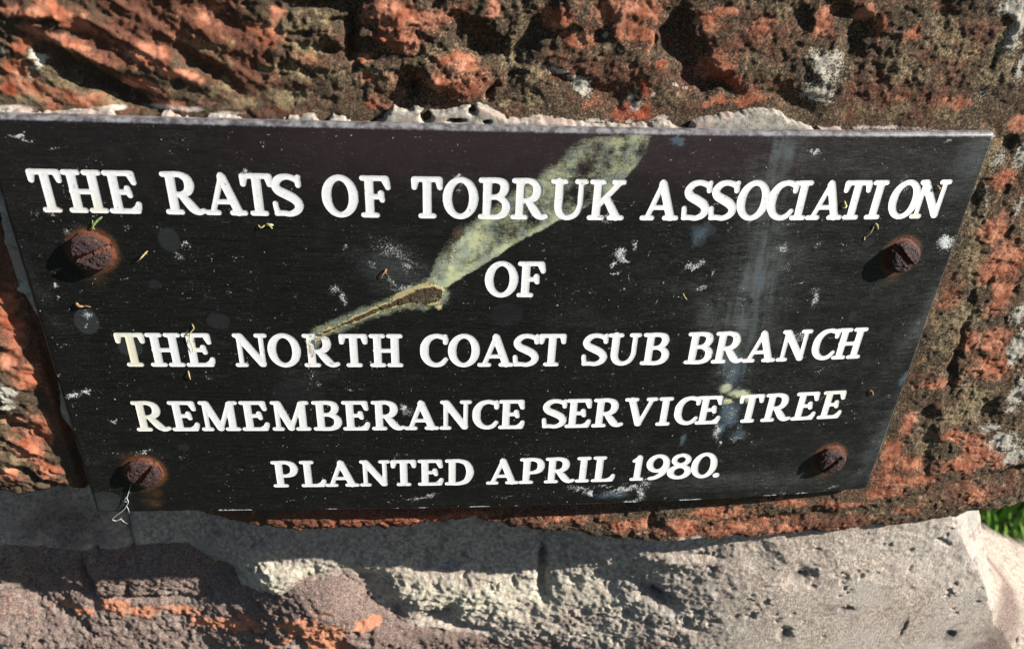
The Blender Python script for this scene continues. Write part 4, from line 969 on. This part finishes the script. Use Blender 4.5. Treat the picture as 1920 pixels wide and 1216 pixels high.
# letters: grooves with a rounded floor cut through the black face into the white core
yel = pk([(245, 655, 22, 50, 12, .95), (175, 385, 30, 16, 0, .55), (100, 390, 30, 14, 0, .35), (270, 775, 22, 40, 12, .6), (1556, 740, 18, 12, 0, .6), (1570, 755, 10, 40, 0, .55), (1712, 405, 14, 9, 0, .6), (1340, 870, 10, 8, 0, .3), (1095, 340, 14, 12, 0, .25), (955, 412, 50, 8, 0, .2)], .3)
dirt = 0.6 * sst(.68, .80, fbm(X / 1.1, Z / 1.1, 541, 3)) + pk([(580, 655, 12, 26, 0, .75), (600, 632, 16, 8, 0, .8), (356, 635, 5, 18, 15, .55), (1697, 345, 9, 16, 30, .5), (1738, 360, 14, 6, 30, .35), (870, 335, 12, 10, 0, .35), (1133, 405, 10, 8, 0, .45), (1332, 862, 10, 10, 0, .35), (1110, 345, 8, 6, 0, .4), (1140, 640, 3, 8, 0, .5), (1305, 780, 8, 4, -30, .5), (610, 665, 4, 14, 30, .5), (1560, 400, 12, 6, 20, .25), (1380, 385, 6, 6, 0, .3), (500, 655, 5, 8, 0, .4)], .5)
dep = -np.minimum(D1r, 0)
Yl = Ysf + 0.10 * (1 - np.exp(-dep / 0.22)) * sst(0.0, 0.12, dep + 0.03)
mL = np.stack([yel, dirt, yel * 0, yel * 0], -1)
for li, (ch, x0, z0, vs_) in enumerate(letters):
    sl = boxes[li]
    o_ = own[sl] == li
    # distance to the border with a touching neighbour: keep only cells this letter owns
    di = np.where(o_, D1r[sl], np.maximum(D2[sl] - D1[sl], 0.03) * 1.0)
    lm = field_mesh('letter', xs[sl[1]], zs[sl[0]], Yl[sl], di, LETTER, {'mask_a': mL[sl]})
    lo = link('letter', lm, plaque)
    if li == 28:
        lo['label'] = 'yellowed letter T at the start of its line'

# screws
def screw(cx, cz, r, h, ang, seed):
    nr, na = 30, 84
    V = []; A = []
    y0 = float(surf(cx))
    a = math.radians(ang); ca, sa = math.cos(a), math.sin(a)
    R = []
    for i in range(nr + 1):
        R.append(r * (i / nr) ** 0.85)
    R = np.array(R)
    th = np.linspace(0, 2 * np.pi, na, endpoint=False)
    RRr, TH = np.meshgrid(R, th, indexing='ij')
    wob = 1 + 0.045 * (fbm(np.cos(TH) * 1.6 + 9, np.sin(TH) * 1.6 + seed, 600 + seed, 3) - .5) * 2
    x = RRr * wob * np.cos(TH); z = RRr * wob * np.sin(TH)
    q = RRr / r
    H = h * (0.78 + 0.22 * (1 - q ** 2)) * (1 - 0.35 * sst(.78, 1.0, q))
    H = H + 0.6 * (fbm(x / 1.5, z / 1.5, 610 + seed, 4, .6) - .5) + 0.35 * (fbm(x / .5, z / .5, 620 + seed, 2) - .5)
    perp = -x * sa + z * ca; along = x * ca + z * sa
    perp2 = perp + 0.25 * (fbm(x / .9, z / .9, 630 + seed, 2) - .5)
    slot = 1 - sst(0.72, 0.92, np.abs(perp2))
    H = H - slot * min(2.2, h * .55)
    Vt = np.stack([(cx + x).ravel(), (y0 - H).ravel(), (cz + z).ravel()], 1)
    f = np.stack([0.8 * sst(.90, 1.0, q).ravel(), slot.ravel(), q.ravel() * 0], 1)
    Q = []
    ii, jj = np.meshgrid(np.arange(nr), np.arange(na), indexing='ij')
    a0 = ii * na + jj; a1 = ii * na + (jj + 1) % na
    Q.append(np.stack([a0, a1, a1 + na, a0 + na], -1).reshape(-1, 4)[:, ::-1])
    # side wall with a thin rust collar spreading on the plate
    prof = [(1.0, .60), (1.0, .25), (1.02, .06), (1.06, .02), (1.08, -.03)]
    base = len(Vt); rows = [np.arange(nr * na, nr * na + na)]
    for k, (s, hh) in enumerate(prof):
        rr_ = r * wob[-1] * s * (1 + (0.03 * k) * (fbm(np.cos(th) * 3, np.sin(th) * 3, 640 + seed, 3) - .5) * 2)
        hv = np.minimum(hh * h * .8, H[-1] * .9) if hh > .2 else np.full(na, hh * 2.0)
        xx = cx + rr_ * np.cos(th)
        Vt = np.concatenate([Vt, np.stack([xx, surf(xx) - hv, cz + rr_ * np.sin(th)], 1)])
        f = np.concatenate([f, np.tile([[1.0 if k > 0 else .7, 0, 0]], (na, 1))])
        rows.append(np.arange(base + k * na, base + (k + 1) * na))
    for k in range(len(rows) - 1):
        r0, r1 = rows[k], rows[k + 1]
        Q.append(np.stack([r0, np.roll(r0, -1), np.roll(r1, -1), r1], 1)[:, ::-1])
    return build_mesh('screw', Vt, Q, RUST, {'mask_a': f})
for i, (cx, cz, r, h, an) in enumerate(SC_POS):
    link('screw', screw(cx, cz, r, h, an, i * 3 + 1), plaque)

# pale old adhesive squeezed out round the plate
xs = np.arange(-162, 153, 0.4); zs = np.arange(13, -146, -0.4)
X, Z = np.meshgrid(xs, zs)
a1 = fbm(X / 4, Z / 4, 701, 4, .6) - .5; a2 = fbm(X / 1.2, Z / 1.2, 707, 3) - .5
top_px = [(-60, 200), (20, 203), (40, 206), (120, 206), (200, 205), (260, 203), (330, 206), (430, 214), (480, 219), (540, 210), (585, 206), (630, 212), (665, 224), (700, 229), (716, 222), (728, 204), (742, 193), (765, 190), (785, 194), (800, 202), (822, 199), (850, 196), (872, 191), (892, 187), (908, 190), (925, 201), (945, 214), (975, 221), (1020, 219), (1060, 222),
          (1110, 232), (1180, 233), (1200, 226), (1215, 233), (1240, 221), (1262, 226), (1275, 238), (1290, 235), (1296, 221), (1330, 212), (1370, 206), (1400, 200), (1430, 197), (1455, 198), (1470, 199), (1478, 214), (1495, 222), (1520, 232), (1560, 238), (1640, 240), (1665, 238), (1700, 245), (1760, 243), (1820, 246), (1870, 250)]
ax_, az_ = P([p[0] for p in top_px], [p[1] for p in top_px], 2.0)
gap = 2.2 * sst(.50, .36, fbm(X / 7, X * 0 + 5, 721, 4)) * ((X < -46) | (X > 92))
Ft = Z - (np.interp(X, ax_, az_) * (0.86 - 0.02 * (X > 40)) - 0.6 + 2.0 * a1 + .9 * a2 - gap)
Ft = np.maximum(np.maximum(Ft, -3.0 - Z), -150.5 - X)
for (hx, hy, hrx, hry, han) in [(757, 199, 15, 7, -15), (799, 219, 8, 8, -30), (886, 208, 7, 7, 0), (855, 226, 14, 3, 0), (912, 229, 6, 3, 0), (1291, 234, 8, 7, 0), (953, 220, 4, 4, 0), (653, 225, 5, 2, 0)]:
    bl = blob(X + a2 * .6, Z + a2 * .6, hx, hy, hrx, hry, han, 2.0)
    Ft = np.maximum(Ft, (bl - 0.36) * 3.0)
left_px = [(-40, 340), (-12, 400), (-6, 440), (-2, 470), (12, 500), (22, 530), (24, 550), (36, 556), (50, 575), (62, 600), (78, 625), (88, 660), (98, 700), (104, 740), (106, 775), (108, 790), (118, 802), (132, 815), (150, 840), (170, 900), (200, 960)]
bx_, bz_ = P([p[0] for p in left_px], [p[1] for p in left_px], 3.0)
Fleft = np.maximum(np.maximum((np.interp(-Z, -bz_, bx_) + 1.6 * a1 + .5 * a2) - X, X + 146), Z + 6)
Fa = np.minimum(Ft, Fleft)
dd = np.clip(-Fa, 0, 6)
Ya = np.where(X < -149.5, 4.6, 2.3) + surf(X) * 0.35 - 0.3 * a1 - .1 * a2 + 4.5 * np.exp(-dd / 0.28)
Ya = np.maximum(Ya, np.where((X > -150) & (Z < 0.2), surf(X) + 3.2, -9))
rosy = np.clip(.25 + 2.0 * (fbm(X / 8, Z / 3, 711, 3) - .5) + .4 * (X < -60), 0, 1)
adh = link('adhesive', field_mesh('adhesive', xs, zs, Ya, Fa, ADH, {'mask_a': np.stack([rosy, rosy * 0, rosy * 0], -1)}), plaque)

# ------------------------------------------------------------------ small litter caught on the plaque
STRAW = plain('dry_straw', (0.42, 0.32, 0.13), (0.62, 0.52, 0.27), 1.2, 0.6)
GREEN = plain('fresh_green_blade', (0.14, 0.20, 0.06), (0.34, 0.42, 0.16), 0.8, 0.55)
HUSK = plain('brown_husk', (0.20, 0.10, 0.05), (0.46, 0.27, 0.14), 1.2, 0.7)
WEB = plain('pale_thread', (0.45, 0.44, 0.41), (0.66, 0.65, 0.62), 1.0, 0.6, 0)
def strand(px, r0, r1, lift=0.5, flat=0.55, sides=7, n=8, name='straw', mat=STRAW, arc=0.5):
    """tapered stalk through photograph points lying on the plaque"""
    xx, zz = P([p[0] for p in px], [p[1] for p in px])
    pts = np.stack([xx, surf(xx), zz], 1)
    s = np.linspace(0, 1, len(pts)); r0 *= 0.72; r1 *= 0.72
    pts[:, 1] -= lift * 0.35 + arc * np.sin(np.pi * s)
    c = catmull(pts, n)
    m = len(c); V = []
    for i in range(m):
        t = c[min(i + 1, m - 1)] - c[max(i - 1, 0)]; t /= np.linalg.norm(t) + 1e-9
        nrm = np.array([0, -1.0, 0]); b = np.cross(t, nrm); b /= np.linalg.norm(b) + 1e-9; nn = np.cross(b, t)
        u = i / (m - 1); r = (r0 + (r1 - r0) * u) * (0.85 + 0.3 * math.sin(i * 1.7) ** 2)
        r *= min(1, 0.25 + 6 * min(u, 1 - u))
        for k in range(sides):
            a_ = 2 * math.pi * k / sides
            V.append(c[i] + b * r * math.cos(a_) + nn * r * flat * math.sin(a_))
    Q = [(i * sides + k, i * sides + (k + 1) % sides, (i + 1) * sides + (k + 1) % sides, (i + 1) * sides + k) for i in range(m - 1) for k in range(sides)]
    V.append(c[0]); V.append(c[-1]); e = len(V) - 2
    T3 = [(e, (k + 1) % sides, k) for k in range(sides)] + [(e + 1, (m - 1) * sides + k, (m - 1) * sides + (k + 1) % sides) for k in range(sides)]
    return V, Q, T3
def join_strands(name, parts, mat):
    V = []; Q = []; T3 = []
    for (v, q, t) in parts:
        o = len(V); V += list(v)
        Q += [tuple(a_ + o for a_ in f) for f in q]; T3 += [tuple(a_ + o for a_ in f) for f in t]
    return build_mesh(name, np.array(V), [np.array(Q), np.array(T3)], mat)
def litter(name, parts, mat, label, cat, group=None):
    V = np.concatenate([np.array(p[0]) for p in parts])
    c = V.mean(0)
    me = join_strands(name, parts, mat)
    o = link(name, me)
    for v in me.vertices:
        v.co -= Vector(c * MM)
    o.location = Vector(c * MM)
    o['label'] = label; o['category'] = cat
    if group: o['group'] = group
    return o
litter('grass_blade', [strand([(192, 406), (182, 414), (175, 424), (174, 431)], .55, .32, mat=GREEN), strand([(174, 412), (175, 418), (172, 425)], .22, .15), strand([(173, 424), (179, 430)], .2, .12)], GREEN,
       'short curled green grass blade just above the upper left screw', 'grass blade')
litter('straw', [strand([(257, 491), (266, 481), (277, 470)], .22, .38, arc=1.0)], STRAW, 'short straight pale straw to the right of the upper left screw', 'straw')
litter('straw', [strand([(360, 606), (364, 614), (358, 622), (356, 634), (361, 648), (362, 660)], .28, .2), strand([(356, 634), (354, 645)], .2, .12)], STRAW,
       'thin crooked straw lying over the letter E of THE in the third line', 'straw')
litter('straw', [strand([(353, 694), (356, 702), (357, 711)], .36, .34, arc=.6)], STRAW, 'stubby golden straw under the first word of the third line', 'straw')
litter('husk', [strand([(143, 566), (150, 571), (158, 573)], .75, .45, lift=1.2), strand([(156, 573), (165, 572), (171, 575)], .3, .25), strand([(150, 576), (144, 573)], .3, .2)], HUSK,
       'small brown husk resting below the upper left screw', 'husk')
litter('leaf_flake', [strand([(499, 421), (506, 420), (513, 422)], .85, .5, flat=.3, mat=STRAW), strand([(506, 424), (511, 428)], .4, .2), strand([(484, 421), (490, 425), (498, 421)], .25, .3)], STRAW,
       'tan torn leaf flake below the word RATS', 'leaf flake')
litter('leaf_flake', [strand([(714, 523), (717, 514), (722, 508), (725, 503)], .3, .5, flat=.35), strand([(722, 508), (726, 514)], .25, .15)], HUSK,
       'pointed rusty leaf flake above the brown end of the splash', 'leaf flake')
litter('flower_bit', [strand([(1583, 376), (1584, 383), (1586, 388)], .35, .5), strand([(1578, 389), (1583, 388), (1588, 385)], .35, .3)], plain('yellow_petal', (.55, .48, .14), (.72, .66, .3), 1, .6),
       'tiny yellow flower bit between the last A and T of ASSOCIATION', 'flower bit')
litter('twig', [strand([(1640, 418), (1643, 421), (1646, 430)], .5, .3), strand([(1640, 419), (1632, 433), (1622, 446)], .18, .14), strand([(1620, 450), (1621, 443)], .35, .25)], STRAW,
       'thin forked twig up and left of the upper right screw', 'twig')
litter('husk', [strand([(1627, 733), (1633, 731), (1635, 738), (1629, 743)], .4, .3)], HUSK, 'curled brown husk right of the word TREE', 'husk')
litter('husk', [strand([(1755, 347), (1759, 351), (1761, 356)], .55, .4)], HUSK, 'brown husk caught in the final N of ASSOCIATION', 'husk')
litter('grass_blade', [strand([(1280, 549), (1284, 556), (1288, 561)], .22, .16)], STRAW, 'hair thin dry grass blade beneath ASSOCIATION beside a white scuff', 'grass blade')
litter('thread', [strand([(247, 905), (243, 918), (240, 930), (243, 936), (236, 948), (226, 956), (217, 963), (214, 968), (220, 971), (228, 969), (233, 975), (240, 981)], .16, .13, flat=1, arc=1.5),
                  strand([(238, 930), (234, 937), (240, 939)], .12, .1, flat=1), strand([(237, 946), (242, 950), (243, 961)], .14, .11, flat=1, arc=.8), strand([(228, 969), (224, 976)], .12, .1, flat=1)], WEB,
       'white cobweb thread trailing from the lower left screw over the plate edge', 'thread')

# ------------------------------------------------------------------ ground and grass
def ground_mat():
    M = Mat('grassy_ground', 0.95, 0.1)
    n = M.noise(0.02, 4, 0.6)
    M.color(M.mix(M.ramp(n, .35, .65), (0.026, 0.032, 0.016), (0.055, 0.065, 0.032)))
    return M.m
n_ = 40
gx = np.concatenate([np.linspace(-30000, -1500, 12), np.linspace(-1300, 2500, 40), np.linspace(3000, 30000, 12)])
gy = np.concatenate([np.linspace(-30000, -1500, 12), np.linspace(-1300, 3500, 40), np.linspace(4000, 30000, 12)])
GX, GY = np.meshgrid(gx, gy)
GZm = GZ + 16 * (fbm(GX / 400, GY / 400, 801, 4) - .5)
gv = np.stack([GX.ravel(), GY.ravel(), GZm.ravel()], 1)
w = len(gx)
gi, gj = np.meshgrid(np.arange(len(gy) - 1), np.arange(w - 1), indexing='ij')
g0 = (gi * w + gj).ravel()
link('ground', build_mesh('ground', gv, [np.stack([g0, g0 + 1, g0 + w + 1, g0 + w], 1)], ground_mat()), kind='structure')
def grass_mat():
    M = Mat('lawn_grass', 0.55, 0.3)
    v, _, _, _ = M.attr('mask_a')
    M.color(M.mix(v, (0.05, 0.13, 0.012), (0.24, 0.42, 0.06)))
    return M.m
rng = np.random.RandomState(3)
N = 26000
bx = rng.uniform(150, 1500, N); by = rng.uniform(-150, 1400, N)
ok = (bx > 235) | (by > 310)
bx, by = bx[ok], by[ok]; N = len(bx)
bz = np.full(N, GZ - 3.0)
hgt = rng.uniform(25, 70, N) * (0.7 + 0.7 * fbm(bx / 120, by / 120, 811, 2)); an = rng.uniform(0, 6.28, N); lean = rng.uniform(5, 35, N); wd = rng.uniform(1.6, 3.4, N)
cxn, syn = np.cos(an), np.sin(an)
v0 = np.stack([bx - syn * wd, by + cxn * wd, bz], 1); v1 = np.stack([bx + syn * wd, by - cxn * wd, bz], 1)
mx, my = bx + cxn * lean * .35, by + syn * lean * .35
v2 = np.stack([mx + syn * wd * .7, my - cxn * wd * .7, bz + hgt * .6], 1); v3 = np.stack([mx - syn * wd * .7, my + cxn * wd * .7, bz + hgt * .6], 1)
v4 = np.stack([bx + cxn * lean, by + syn * lean, bz + hgt], 1)
V = np.stack([v0, v1, v2, v3, v4], 1).reshape(-1, 3)
b5 = np.arange(N) * 5
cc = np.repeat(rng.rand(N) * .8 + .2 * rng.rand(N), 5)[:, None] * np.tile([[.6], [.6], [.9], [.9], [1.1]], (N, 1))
link('grass', build_mesh('grass', V, [np.stack([b5, b5 + 1, b5 + 2, b5 + 3], 1), np.stack([b5 + 3, b5 + 2, b5 + 4], 1)], grass_mat(), {'mask_a': np.concatenate([cc, cc * 0, cc * 0], 1)}),
     kind='stuff', label='green grass growing behind the corner of the wall', category='grass')
